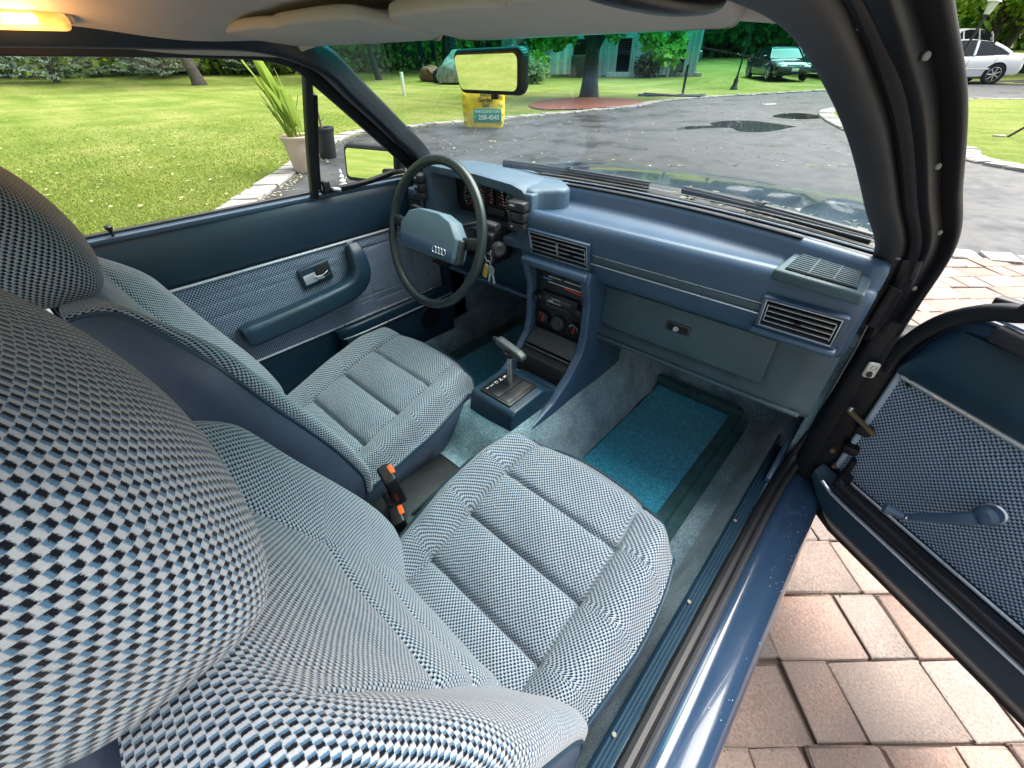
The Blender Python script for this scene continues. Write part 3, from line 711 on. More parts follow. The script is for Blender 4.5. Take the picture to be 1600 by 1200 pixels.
# driver side lower dash
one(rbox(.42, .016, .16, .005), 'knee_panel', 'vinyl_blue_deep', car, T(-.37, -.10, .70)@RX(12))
one(rbox(.42, .03, .014, .005, 3), 'knee_panel_lip', 'vinyl_blue', car, T(-.33, -.095, .615))
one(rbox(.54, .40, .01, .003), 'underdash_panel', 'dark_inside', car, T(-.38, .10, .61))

# ---- instrument cluster
CLF = -.170
outer = [(-.555, .842), (-.552, .925), (-.548, .952), (-.525, .968), (-.30, .968), (-.165, .960), (-.128, .950), (-.112, .935), (-.105, .88), (-.103, .800), (-.15, .790), (-.55, .800)]
inner = [(-.505, .838), (-.507, .925), (-.503, .938), (-.492, .943), (-.35, .942), (-.20, .932), (-.172, .928), (-.164, .918), (-.162, .86), (-.163, .818), (-.20, .815), (-.49, .822)]
V = []
for (ox, oz), (ix, iz) in zip(outer, inner):
    V += [(ox*1.0+.0, .03 if oz > .9 else -.10, oz-(.018 if oz > .9 else 0)), (ox, CLF+.012, oz), (ox+(ix-ox)*.12, CLF, oz+(iz-oz)*.12), (ox+(ix-ox)*.85, CLF, oz+(iz-oz)*.85), (ix, CLF+.006, iz), (ix+(-.335-ix)*.10, CLF+.085, iz+(.88-iz)*.10)]
m = 6; n = len(outer); F = [(i*m+k, i*m+k+1, ((i+1) % n)*m+k+1, ((i+1) % n)*m+k) for i in range(n) for k in range(m-1)]
clu = MB().add((V, F)).build('instrument_binnacle', 'binnacle_plastic', car, angle=50)
# flank that runs from the cluster to the passenger shelf
fl = [(-.110, CLF+.01, .800), (-.110, CLF+.01, .94), (-.095, -.10, .955), (-.03, -.03, .945), (-.10, .05, .94), (-.09, -.16, .93), (-.06, -.10, .935)]
one(poly_prism([(-.135, CLF+.004), (-.103, CLF+.004), (-.097, CLF+.030), (-.060, -.105), (-.052, -.080), (-.062, -.055), (-.135, .01), (-.20, .02), (-.30, -.06), (-.20, -.12)], .14, .014, 4), 'binnacle_flank', 'binnacle_plastic', clu, T(0, 0, .877)@RX(-1.5))
one(rbox(.030, .03, .15, .006, 3), 'binnacle_cheek', 'binnacle_plastic', clu, T(-.112, CLF+.012, .868))
face = one(rbox(.36, .004, .14, .001), 'gauge_panel', 'plastic_black', clu, T(-.335, CLF+.088, .88))
GY = CLF+.084
def ring(cx_, cz, r, w_=.0012): return sweep([(cx_+r*math.cos(t), GY, cz+r*math.sin(t)) for t in np.linspace(0, 2*math.pi, 40, endpoint=False)], circ(w_, 6), (0, 1, 0), closed=True)
for cx_ in (-.405, -.225):
    g = MB()
    for k in range(27):
        a = rad(225-270*k/26); r0 = .040 if k % 2 else .037; L = .006 if k % 2 else .010
        g.add(rbox(L, .001, .0016, 0), T(cx_+(r0+.004)*math.cos(a), GY-.001, .875+(r0+.004)*math.sin(a))@RY(-math.degrees(a)))
    g.build('dial_marks', 'white_print', face)
    for k in range(8):
        a = rad(225-270*k/7); text_obj(str(k*20 if cx_ < -.3 else k), .0075, 'white_print', face, T(cx_+.028*math.cos(a), GY-.001, .875+.028*math.sin(a))@RX(90), 'dial_number')
    a = rad(228 if cx_ < -.3 else 215)
    one(rbox(.048, .0016, .0024, .0006), 'needle', 'red_print', face, T(cx_+.018*math.cos(a), GY-.005, .875+.018*math.sin(a))@RY(-math.degrees(a)))
    one(cyl(.006, .006, 14, bev=.001), 'needle_hub', 'plastic_black', face, T(cx_, GY-.005, .875)@RX(90))
text_obj('MPH', .006, 'white_print', face, T(-.405, GY-.001, .848)@RX(90))
for cx_, red in ((-.330, 1), (-.288, 1)):
    gg = one(rbox(.030, .003, .056, .002), 'small_gauge', 'dark_inside', face, T(cx_, GY-.002, .890))
    g = MB()
    for k in range(5): g.add(rbox(.008 if cx_ > -.3 else .004, .001, .002, 0), T(cx_+.006+.002*k*(cx_ > -.3), GY-.0045, .908-.009*k)@RY(25))
    g.build('gauge_marks', 'white_print', face)
    one(rbox(.012, .001, .0022, 0), 'gauge_needle', 'red_print', face, T(cx_, GY-.005, .892)@RY(20)); one(rbox(.005, .001, .006, 0), 'warning_light', 'red_print', face, T(cx_+.001, GY-.005, .873))
one(rbox(.075, .003, .020, .002), 'lamp_row', 'plastic_grey', face, T(-.309, GY-.002, .846))
# switch stacks on both sides of the cluster
def swbtn(x, z, y, mark=None, w_=.058, h=.023):
    s = one(rbox(w_, .030, h, .003, 2), 'dash_switch', 'switch_grey', clu, T(x, y, z)@RX(6))
    one(rbox(w_*.46, .002, h*.72, .002, 1), 'switch_cap', 'plastic_grey', clu, T(x-w_*.18, y-.0155, z)@RX(6))
    if mark == 'bar': one(rbox(.016, .001, .004, 0), 'switch_mark', 'white_print', clu, T(x-w_*.18, y-.0172, z+.002)@RX(6))
    if mark == 'dot': one(cyl(.0032, .001, 12), 'switch_mark', 'white_print', clu, T(x-w_*.2, y-.0172, z+.001)@RX(96))
for k, mk in enumerate(('bar', None, 'dot')): swbtn(-.132, .914-k*.0262, CLF-.012, mk)
for k, mk in enumerate(('bar', 'bar', None)): swbtn(-.553, .926-k*.0262, CLF-.006, mk, .042)
# left corner vent
vl = one(rbox(.075, .06, .085, .01, 3), 'corner_vent', 'vinyl_blue', car, T(-.600, -.145, .845))
one(rbox(.052, .004, .050, .002), 'vent_duct', 'dark_inside', vl, T(-.598, -.176, .842))
for k in range(4): one(rbox(.050, .003, .003, .001), 'vent_slat', 'plastic_grey', vl, T(-.598, -.179, .825+k*.011))

# ---- centre stack and console
stack_p = [(-.20, .775), (-.186, .792), (-.15, .790), (-.05, .76), (.05, .60), (.05, .30), (-.30, .30), (-.52, .30), (-.52, .400), (-.40, .425), (-.31, .452), (-.24, .50), (-.19, .555), (-.178, .60), (-.176, .70)]
def cheek(x0, x1, name='console_side', mat='vinyl_blue'):
    return one(poly_prism(stack_p, x1-x0, .005, 3), name, mat, cons, basis(((x0+x1)/2, 0, 0), (0, 1, 0), (0, 0, 1), (1, 0, 0)))
cons = MB().add(rbox(.215, .055, .022, .008, 3), T(.0, -.180, .782)).build('centre_console', 'vinyl_blue', car)
cheek(.085, .110); cheek(-.110, -.088)
FY = -.158
fp = one(rbox(.178, .01, .235, .003), 'console_panel', 'plastic_black', cons, T(-.001, FY+.006, .650))
# heater slide panel
for k, z in enumerate((.752, .738, .722)):
    one(rbox(.115, .001, .0018, 0), 'slider_line', 'white_print', fp, T(.015, FY-.0015, z))
one(rbox(.030, .001, .003, 0), 'cold_mark', 'blue_print', fp, T(-.045, FY-.002, .730)); one(rbox(.060, .001, .0034, 0), 'hot_mark', 'red_print', fp, T(.045, FY-.002, .716)@RY(4))
one(rbox(.170, .004, .050, .002), 'heater_panel', 'plastic_black', fp, T(-.001, FY+.001, .737))
for x, z in ((-.02, .749), (.01, .743)): one(rbox(.006, .014, .010, .002), 'slider_knob', 'plastic_grey', fp, T(x, FY-.006, z))
# radio
rd = one(rbox(.128, .018, .046, .004), 'car_radio', 'plastic_black', cons, T(.002, FY-.002, .672))
one(rbox(.092, .003, .014, .001), 'radio_dial', 'plastic_grey', cons, T(.002, FY-.012, .680)); text_obj('540  600  700', .005, 'white_print', cons, T(-.005, FY-.0142, .682)@RX(90), 'dial_print')
for k in range(5): one(rbox(.013, .006, .007, .001), 'radio_button', 'plastic_grey', cons, T(-.028+k*.0155, FY-.013, .660))
one(rbox(.012, .001, .002, 0), 'dial_print', 'white_print', cons, T(-.02, FY-.0145, .675)); one(rbox(.05, .001, .0012, 0), 'dial_print', 'white_print', cons, T(-.01, FY-.0145, .6705))
for x in (-.074, .076):
    one(lathe([(0, -.012), (.0155, -.012), (.0155, .004), (.012, .008), (.011, .016), (.008, .018), (0, .018)], 22), 'radio_knob', 'plastic_black', cons, T(x, FY-.006, .668)@RX(90))
# three round gauges
for k, x in enumerate((-.055, .0, .056)):
    z = .606
    gb = one(lathe([(0, -.004), (.0215, -.004), (.0215, .006), (.019, .008), (.0175, .002), (0, .002)], 28), 'round_gauge', 'plastic_black' if k != 1 else 'plastic_grey', cons, T(x, FY-.004, z)@RX(90))
    if k == 1: continue
    one(rbox(.0024, .001, .022, 0), 'gauge_needle', 'red_print', gb, T(x+.002, FY-.0075, z-.002)@RY(12))
    g = MB()
    for j in range(5): a = rad(150-30*j); g.add(rbox(.004, .001, .0013, 0), T(x+.014*math.cos(a), FY-.0075, z+.014*math.sin(a))@RY(-math.degrees(a)))
    g.build('gauge_marks', 'white_print' if k else 'orange_button', gb)
# angled tray below and open bin
one(rbox(.172, .055, .006, .002), 'tray_cover', 'plastic_grey', cons, T(-.001, FY-.024, .548)@RX(42))
one(rbox(.165, .006, .004, .001), 'tray_edge', 'steel', cons, T(-.001, FY-.050, .523))
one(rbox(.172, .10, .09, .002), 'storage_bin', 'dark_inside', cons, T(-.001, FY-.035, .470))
# selector housing
hs_p = [(-.475, .37), (-.470, .425), (-.458, .492), (-.448, .500), (-.335, .505), (-.315, .495), (-.272, .470), (-.262, .37)]
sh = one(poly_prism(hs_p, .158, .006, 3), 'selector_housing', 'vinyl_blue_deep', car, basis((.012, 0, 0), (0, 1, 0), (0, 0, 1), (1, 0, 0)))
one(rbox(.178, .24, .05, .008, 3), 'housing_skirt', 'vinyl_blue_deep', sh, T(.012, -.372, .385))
pt = one(rbox(.110, .112, .006, .002), 'selector_plate', 'plastic_black', sh, T(.012, -.388, .5045)@RX(1.5))
one(rbox(.030, .098, .004, .001), 'selector_brush', 'rubber_black', sh, T(.006, -.390, .5082)@RX(1.5)); one(rbox(.030, .096, .003, .001), 'selector_inlay', 'switch_grey', sh, T(.042, -.390, .5082)@RX(1.5))
for k, ch in enumerate('PRND21'): text_obj(ch, .0145, 'white_print', sh, T(-.027, -.345-.0172*k, .5092)@RX(1.5), 'gear_letter', .008)
one(rbox(.150, .15, .095, .006), 'housing_front', 'vinyl_blue_deep', sh, T(.006, -.225, .410))
lv = one(sweep([(.008, -.378, .50), (.006, -.374, .565), (.004, -.372, .608)], circ(.0078, 14), (0, 1, 0)), 'selector_lever', 'steel', car)
kb = one(poly_prism([(-.052, -.010), (-.030, -.013), (.040, -.013), (.056, -.008), (.056, .006), (.040, .012), (-.040, .013), (-.054, .006)], .024, .006, 3), 'selector_knob', 'plastic_grey', lv, basis((.002, -.368, .618), (.96, -.1, -.1), (.05, -.2, 1), (0, 1, .1)))
one(cyl(.017, .02, 18, r2=.010, bev=.002), 'lever_boot', 'plastic_black', lv, T(.004, -.373, .604)@RX(180))
one(cyl(.0055, .014, 12, bev=.001), 'knob_button', 'plastic_black', lv, T(-.056, -.363, .624)@RY(90))
# handbrake area between the seats
one(rbox(.15, .56, .03, .01, 3), 'handbrake_tunnel', 'plastic_black', car, T(.0, -.86, .332)); 
g = MB()
for k, x in enumerate((.035, .045, .055)): g.add(sweep([(x, -.50, .385), (x, -.76, .350)], circ(.003, 8), (0, 0, 1)))
g.build('seat_rail', 'plastic_black', car)

# ---- steering column and wheel
SC = A([-.333, -.318, .829]); wv = Vector((0, .117, .364)).normalized(); wn = Vector((1, 0, 0)).cross(wv).normalized()   # toward driver
WB = basis(SC, (1, 0, 0), wv, wn)
col = one(cyl(.042, .24, 24, bev=.006), 'steering_column', 'plastic_black', car, WB@T(0, -.012, -.155))
sw_ = MB().add(sweep([tuple(WB@Vector((.190*math.cos(t), .190*math.sin(t), 0))) for t in np.linspace(0, 2*math.pi, 96, endpoint=False)], rrect(.0125, .0115, .010, 4), tuple(wn), closed=True)).build('steering_wheel', 'rim_green_black', car, label='four-finger black steering wheel rim with blue padded hub')
for s in (-1, 1):
    one(sweep([tuple(WB@Vector((s*.06, -.005, -.004))), tuple(WB@Vector((s*.135, .004, -.006))), tuple(WB@Vector((s*.184, .012, -.001)))], rrect(.016, .008, .006), tuple(wn)), 'wheel_spoke', 'plastic_black', sw_)
pad_o = [(-.124, -.042), (-.118, -.056), (.118, -.056), (.124, -.042), (.126, .008), (.092, .048), (.045, .062), (-.045, .062), (-.092, .048), (-.126, .008)]
bm = bmesh.new(); lv0 = []
for z, k in ((-.018, 1.0), (.008, 1.0), (.026, .93)):
    lv0.append([bm.verts.new(WB@Vector((x*k, y*k+(.004 if z > .02 else 0), z+(.010*(y > .0)*(k < 1)*0)))) for x, y in pad_o])
nP = len(pad_o)
for a in (0, 1):
    for i in range(nP): bm.faces.new((lv0[a][i], lv0[a][(i+1) % nP], lv0[a+1][(i+1) % nP], lv0[a+1][i]))
bm.faces.new(lv0[2]); bm.faces.new(lv0[0][::-1]); bmesh.ops.bevel(bm, geom=bm.edges[:], offset=.004, segments=3, affect='EDGES', profile=.5)
bm.verts.index_update(); pv = ([tuple(v.co) for v in bm.verts], [tuple(v.index for v in f.verts) for f in bm.faces]); bm.free()
one(pv, 'hub_pad', 'pad_blue', sw_)
one(poly_prism([(-.112, -.046), (.112, -.046), (.113, -.012), (-.113, -.012)], .003, .001), 'hub_band', 'vinyl_blue', sw_, WB@T(0, 0, .0258))
for s in (-1, 1):
    one(rbox(.020, .062, .020, .004, 3), 'horn_button', 'plastic_grey', sw_, WB@T(s*.122, -.020, .006))
for k in range(4):
    one(sweep([tuple(WB@Vector((.046+k*.0125+.0082*math.cos(t), -.030+.0082*math.sin(t), .0292))) for t in np.linspace(0, 2*math.pi, 28, endpoint=False)], circ(.0011, 6), tuple(wn), closed=True), 'emblem_ring', 'chrome_white', sw_)
# stalks
one(sweep(catmull([(-.29, -.255, .845), (-.235, -.250, .862), (-.20, -.245, .870), (-.155, -.240, .866)], 6), rrect(.011, .007, .005), (0, 0, 1), scale=np.concatenate([np.linspace(.5, 1.15, 15), [1.2, 1.2, 1.2, 1.15]])), 'wiper_stalk', 'switch_grey', col)
text_obj('WASH', .006, 'white_print', col, basis((-.185, -.252, .871), (1, .05, -.02), (0, .3, 1), (0, -1, .3)), 'stalk_print')
one(sweep(catmull([(-.38, -.255, .845), (-.44, -.250, .856), (-.51, -.245, .862)], 6), rrect(.008, .006, .004), (0, 0, 1)), 'indicator_stalk', 'plastic_black', col)
# ignition lock
ig = one(rbox(.06, .09, .09, .012, 3), 'column_shroud', 'plastic_black', col, T(-.235, -.17, .785))
one(lathe([(0, -.01), (.021, -.01), (.021, .002), (.014, .008), (.010, .008), (0, .006)], 24), 'ignition_lock', 'plastic_grey', col, T(-.178, -.215, .795)@RZ(55)@RX(90))
# keys hang from the lock: a thing of their own
ky = empty('key_bunch', (-.182, -.240, .75), label='bunch of steel keys with yellow tag hanging from the ignition behind the wheel', category='keys')
def rg(c, r, up=(0, 1, 0), w_=.0013): 
    c = A(c); return sweep([tuple(c+A([r*math.cos(t), 0, r*math.sin(t)])) for t in np.linspace(0, 2*math.pi, 24, endpoint=False)], circ(w_, 6), up, closed=True)
one(poly_prism([(-.008, -.004), (.020, -.004), (.026, .004), (.026, .012), (.010, .014), (-.008, .006)], .003, .0008), 'ignition_key', 'steel', ky, basis((-.176, -.244, .793), (.5, -.8, 0), (0, 0, 1), (.8, .5, 0)))
one(rg((-.184, -.252, .782), .012), 'split_ring', 'steel', ky); one(rg((-.188, -.250, .762), .009), 'split_ring', 'steel', ky)
one(poly_prism(rrect(.011, .018, .005), .004, .001), 'key_tag', 'yellow_tag', ky, basis((-.200, -.250, .738), (.92, -.3, 0), (.25, .1, 1), (.3, .9, 0)))
one(poly_prism(rrect(.0125, .0195, .005), .003, .001), 'tag_frame', 'steel', ky, basis((-.2005, -.2478, .738), (.92, -.3, 0), (.25, .1, 1), (.3, .9, 0)))
for dx, a in ((0, 8), (.010, -14)):
    one(poly_prism([(-.009, 0), (-.006, .012), (.006, .012), (.009, 0), (.004, -.008), (.004, -.034), (0, -.038), (-.003, -.034), (-.003, -.008)], .002, .0004), 'spare_key', 'steel', ky, T(-.180+dx, -.252-dx*.3, .748)@RY(a)@RZ(20)@RX(90))
# pedals
for x, w_ in ((-.30, .07), (-.18, .045)): one(rbox(w_, .012, .05, .004), 'pedal', 'rubber_black', car, T(x, .30, .36)@RX(-25))

# ---- seats
def seat(cx_, dyc, dyb, label, name='front_seat'):
    S = empty(name, (cx_, -.65+dyc, .28), car, label=label)
    hw, yr, yf = .258, -.965, -.452
    def zc(y): return .482+.30*(y+.589)-.35*np.maximum(y+.589, 0)**1.0*(.30) 
    def cf(U, V):
        u = U*2-1; v = V*2-1
        X = u*np.sqrt(1-.30*np.clip(v, 0, 1)**2-.06*np.clip(-v, 0, 1)**2); Yn = v*np.sqrt(1-.34*u*u)
        x = hw*X*(1-.05*np.clip(-v, 0, 1)); y = (yr+yf)/2+.01+(yf-yr)/2*1.06*Yn
        e = np.maximum(np.abs(u), np.clip(v, -1, 1))
        z = zc(y)
        ax_ = np.abs(x)
        z = z+.024*sstep(.125, .200, ax_)*(1-.5*sstep(.3, 1., v))-.012*(1-sstep(.0, .16, ax_))*0
        z = z-.055*sstep(.78, 1.0, np.abs(u))**1.6-.065*sstep(.72, 1.0, v)**1.6
        # seams
        hx = .143
        def gr(d_, w_=.0042, dp=.008): return -dp*np.exp(-(d_/w_)**2)
        inside = 1-sstep(hx-.004, hx+.008, ax_)
        for ys_ in (-.589, -.704, -.819): 
            z = z+gr(y-ys_)*inside-.008*np.exp(-np.abs(y-ys_)/.014)*inside
        # pillows between the seams
        z = z+.007*np.abs(np.sin(np.pi*(y+.589)/.115))*inside*(y < -.589)*(y > -.93)*np.cos(x/.143*1.2)
        flare = hx-.10*np.clip(y+.589, 0, 1)
        z = z+gr(ax_-flare, .0042, .006)*(1-.35*sstep(-.56, -.5, y))-.005*np.exp(-np.abs(ax_-flare)/.012)
        z = z+.0015*np.sin(x*40+y*13)*np.sin(y*31)
        return x+cx_, y+dyc, z
    g = MB(); G = grid(cf, 150, 150); g.add(G); cu_ = g.build('cushion', 'seat_fabric', S)
    P = A(G[0]).reshape(150, 150, 3)
    rim = np.concatenate([P[0, :-1], P[:-1, -1], P[::-1, -1][:0], P[-1, ::-1][:-1]])     # left edge, front edge, right edge
    rim = np.concatenate([P[0, :, :], P[1:, -1, :], P[-1, ::-1, :][1:]])
    rim = rim[::3]
    one(sweep(rim, circ(.0036, 8), (0, 0, 1)), 'piping', 'vinyl_blue_deep', S)
    c0 = A([cx_, -.68+dyc, 0]); V = []; 
    for p in rim:
        d_ = p-c0; d_[2] = 0; d_ /= np.linalg.norm(d_)
        for k, (o_, dz) in enumerate(((0, 0), (.004, -.012), (.003, -.05), (-.014, -.11), (-.03, -.17))): V.append(tuple(p+d_*o_+A([0, 0, dz])))
    m = 5; n = len(rim); F = [(i*m+k, i*m+k+1, (i+1)*m+k+1, (i+1)*m+k) for i in range(n-1) for k in range(m-1)]
    one((V, F), 'cushion_side', 'vinyl_seat', S)
    one(rbox(.40, .42, .05, .01), 'seat_base', 'plastic_black', S, T(cx_, -.72+dyc, .262))
    for s in (-1, 1): one(rbox(.03, .50, .03, .004), 'seat_runner', 'plastic_black', S, T(cx_+s*.17, -.72+dyc, .235))
    # backrest
    def cline(v):                                   # y,z of the centre plane, v 0..1
        vv = np.array([0, .12, .3, .5, .7, .84, .92, .97, 1.0]); yy = np.array([-.890, -.885, -.925, -.975, -1.030, -1.066, -1.086, -1.108, -1.15]); zz = np.array([.375, .43, .54, .66, .79, .875, .922, .938, .932])
        return np.interp(v, vv, yy), np.interp(v, vv, zz)
    vs = np.linspace(0, 1, 400); cy0, cz0 = cline(vs); ker = np.hanning(41); ker /= ker.sum()
    pad = lambda a: np.convolve(np.concatenate([np.full(20, a[0]), a, np.full(20, a[-1])]), ker, 'valid')
    cy1, cz1 = pad(cy0), pad(cz0)
    ty, tz = np.gradient(cy1), np.gradient(cz1); L = np.hypot(ty, tz); ny, nz = tz/L, -ty/L       # forward normal
    lat_s = np.array([0, .30, .52, .62, .74, .84, .92, .97, 1.0]); lat_x = np.array([0, .090, .140, .165, .200, .232, .252, .259, .256]); lat_o = np.array([0, .002, .006, .020, .045, .057, .054, .044, .026])
    ss = np.linspace(0, 1, 300); lx = np.interp(ss, lat_s, lat_x); lo = np.interp(ss, lat_s, lat_o); k2 = np.hanning(25); k2 /= k2.sum()
    lx = np.convolve(np.concatenate([-lx[12:0:-1], lx, lx[-1]+np.zeros(12)]), k2, 'valid'); lo = np.convolve(np.concatenate([lo[12:0:-1], lo, lo[-1]+np.zeros(12)]), k2, 'valid')
    def bf(U, V):
        s = U*2-1; sa = np.abs(s); v = V
        X = np.interp(sa, ss, lx)*np.sign(s); O = np.interp(sa, ss, lo)
        wid = 1-.06*sstep(.0, -.5, v)-.30*sstep(.62, 1.0, v)**1.5+.0*v
        X = X*wid
        Y0 = np.interp(v, vs, cy1); Z0 = np.interp(v, vs, cz1); NY = np.interp(v, vs, ny); NZ = np.interp(v, vs, nz)
        O = O*(1-.75*sstep(.72, .98, v))*(1-.15*sstep(.25, 0, v))
        z_ = Z0; axx = np.abs(X)
        def gr(d_, w_=.0042, dp=.006): return -dp*np.exp(-(d_/w_)**2)
        hx = .128+.10*np.clip(z_-.70, 0, 1)
        ins = 1-sstep(hx-.004, hx+.008, axx)
        for zs in (.452, .560, .668): O = O+gr(z_-zs)*ins-.005*np.exp(-np.abs(z_-zs)/.014)*ins
        O = O+.006*np.abs(np.sin(np.pi*(z_-.452)/.108))*ins*(z_ > .452)*(z_ < .668)
        O = O+(gr(axx-hx, .0042, .006)-.004*np.exp(-np.abs(axx-hx)/.012))*(1-sstep(.86, .92, z_))
        O = O+.0015*np.sin(X*37+z_*19)
        return X+cx_, Y0+O*NY+dyb, Z0+O*NZ
    G = grid(bf, 150, 170, 'mid'); one(G, 'backrest', 'seat_fabric', S)
    P = A(G[0]).reshape(150, 170, 3)
    for e, s in ((P[0], -1), (P[-1], 1)):
        e2 = e[::3]; one(sweep(e2, circ(.0036, 8), (s, 0, 0)), 'piping', 'vinyl_blue_deep', S)
        V = []
        for i, p in enumerate(e2):
            t = i/len(e2)
            for k, (ox, oy) in enumerate(((0, 0), (.004, -.010), (.004, -.07), (-.006, -.12), (-.05, -.15))): V.append((p[0]+s*ox*1., p[1]+oy*(1-.35*t), p[2]-.2*abs(oy)))
        m = 5; n = len(e2); F = [(i*m+k, i*m+k+1, (i+1)*m+k+1, (i+1)*m+k) for i in range(n-1) for k in range(m-1)]
        one((V, F), 'backrest_side', 'vinyl_seat', S)
    one(rbox(.42, .05, .50, .02, 3), 'backrest_shell', 'vinyl_seat', S, T(cx_, -1.085+dyb, .64)@RX(22))
    # headrest
    hc = A([cx_+(.008 if cx_ > 0 else -.008), -1.124+dyb*.5, 1.046 if cx_ > 0 else 1.030]); a_, b_, c_ = .138, .060, .108
    def hf(U, V):
        th = U*2*math.pi+math.pi/2; ph = (V-.5)*math.pi*.985
        sg = lambda q, p: np.sign(q)*np.abs(q)**p
        x = a_*sg(np.cos(ph), .50)*sg(np.cos(th), .42); y = b_*sg(np.cos(ph), .50)*sg(np.sin(th), .50); z = c_*sg(np.sin(ph), .72)
        y = y+.022*np.clip(1-(x/a_)**2, 0, 1)*np.clip(1-(z/c_)**2, 0, 1)*(y > 0)
        x = x*(1-.10*np.clip(z/c_, 0, 1)**2)
        return x+hc[0], y+hc[1]-.26*z, z+hc[2]
    G = grid(hf, 140, 80)
    # even lateral spacing of the weave: arc length around the equator, height by arc length
    Pq = A(G[0]).reshape(140, 80, 3); ring_ = Pq[:, 40]; cu2 = np.concatenate([[0], np.cumsum(np.linalg.norm(np.diff(ring_, axis=0), axis=1))])
    mer = np.concatenate([[0], np.cumsum(np.linalg.norm(np.diff(Pq[0], axis=0), axis=1))])
    uv = np.stack(np.broadcast_arrays(cu2[:, None], mer[None, :]), -1).reshape(-1, 2)
    one((G[0], G[1], uv), 'headrest', 'seat_fabric', S)
    for s in (-1, 1): one(sweep([(hc[0]+s*.05, hc[1], .90), (hc[0]+s*.05, hc[1], .99)], circ(.006, 10), (0, 1, 0)), 'headrest_post', 'chrome', S)
    return S
seat(.333, 0, 0, 'near passenger seat in grey-blue basket-weave cloth, largest in the picture')
seat(-.333, .087, .058, 'driver seat in grey-blue basket-weave cloth with blue vinyl sides')
one(rbox(.05, .75, .70, .02, 3), 'rear_side_panel', 'vinyl_blue_deep', car, T(-.70, -1.72, .60))
one(rbox(1.22, .16, .56, .06, 4), 'rear_seat', 'seat_fabric', car, T(0, -1.80, .62)@RX(14)); one(rbox(1.22, .42, .16, .05, 4), 'rear_seat_base', 'seat_fabric', car, T(0, -1.56, .40))
# seat belt buckles
for (x, y, z, a) in ((-.012, -.768, .425, -12), (.030, -.790, .335, -20)):
    bk = one(rbox(.056, .030, .100, .006, 3), 'belt_buckle', 'plastic_black', car, T(x, y, z)@RX(8)@RZ(a))
    one(rbox(.026, .013, .005, .002), 'release_button', 'orange_button', bk, T(x, y+.007, z+.049)@RX(8)@RZ(a))
    one(rbox(.045, .022, .14, .006), 'buckle_stalk', 'plastic_black', bk, T(x, y-.008, z-.10)@RX(8)@RZ(a))

# ---- open passenger door
DA = rad(58); dd_ = A([math.sin(DA), -math.cos(DA), 0]); dn = A([-math.cos(DA), -math.sin(DA), 0])    # dn: inner face normal, toward camera
H0 = A([.76, -.02, 0])
DB = basis(H0, dd_, (0, 0, 1), dn)      # local x along the door, y up, z out of the inner face
RDo = empty('door', (.76, -.02, .25), car, label='passenger door swung wide open over the brick paving')
def dgrid(fn, nu, nv, name, mat):
    def f2(U, V):
        s, h, o = fn(U, V); return (H0[0]+s*dd_[0]+o*dn[0], H0[1]+s*dd_[1]+o*dn[1], h+0*s)
    return MB().add(grid(f2, nu, nv)).build(name, mat, RDo)
SE = 1.18
def clothf(U, V):
    z = .425+(.705-.425)*V; s = -.010+SE*U; s0 = 0
    o = .004-.0020*np.exp(-((np.abs(np.maximum(np.abs(s-.43)-.30, np.abs(z-.585)-.085)))/.005)**2)
    return s, z, o
dgrid(clothf, 160, 80, 'cloth_panel', 'door_fabric')
g = MB(); g.add(sweep([tuple(DB@Vector((-.012, z, .006))) for z in np.linspace(.43, .71, 40)], circ(.006, 8), tuple(dn))); e_ = g.build('panel_edge', 'door_fabric', RDo)
def upad(U, V):
    s = -.010+SE*U; top = .705+.125*np.sqrt(np.clip(1-(1-np.clip((s+.012)/.05, 0, 1))**2, 0, 1))**1.0
    z = .707+(top-.707)*V
    return s, z, .006+.020*np.sin(math.pi*np.clip(V, 0, 1)*.9+.15)**.7
dgrid(upad, 80, 16, 'upper_pad', 'vinyl_blue_deep')
def lowp(U, V):
    s = -.035+(SE+.03)*U; cor = .10*(1-np.clip((s+.035)/.10, 0, 1))**2
    z = (.262+cor)+(.422-.262-cor)*V; o = .004+.030*sstep(0, .35, V)*(1-sstep(.55, .98, V)*.5)
    return s, z, o
dgrid(lowp, 80, 24, 'lower_panel', 'vinyl_blue_deep')
for z, o, r, nm, s0 in ((.706, .012, .0048, 'chrome_strip', -.004), (.423, .012, .0038, 'chrome_strip', .02), (.385, .040, .0042, 'pocket_strip', -.005)):
    g = MB(); pts = [tuple(DB@Vector((s, z+(.012*math.exp(-(s-s0)*60) if nm == 'pocket_strip' else 0), o))) for s in np.linspace(s0, SE, 40)]
    g.add(sweep(pts, circ(r, 8), tuple(dn))); g.build(nm, 'chrome_white', RDo)
g = MB(); g.add(sweep(catmull([tuple(DB@Vector(p)) for p in ((.015, .430, .010), (.028, .424, .030), (.05, .418, .036), (.3, .414, .036), (1.15, .414, .036))], 8), rrect(.012, .014, .008), tuple(dn))); g.build('pocket_rim', 'trim_black', RDo)
sh2 = MB()
sh2.add(poly_prism([(-.045, .34), (-.04, .30), (-.005, .262), (.05, .245), (SE, .245), (SE, .86), (.02, .86), (-.03, .80), (-.045, .72)], .075, .012, 3), DB@T(0, 0, -.036)); sh2.build('door_shell', 'paint_navy', RDo)
sh2 = MB(); sh2.add(poly_prism([(-.052, .36), (-.045, .31), (-.01, .268), (.05, .252), (SE, .252), (SE, .30), (.06, .30), (.01, .32), (-.012, .37), (-.014, .72), (-.045, .78)], .018, .006, 3), DB@T(0, 0, -.004)); sh2.build('door_edge', 'paint_jamb', RDo)
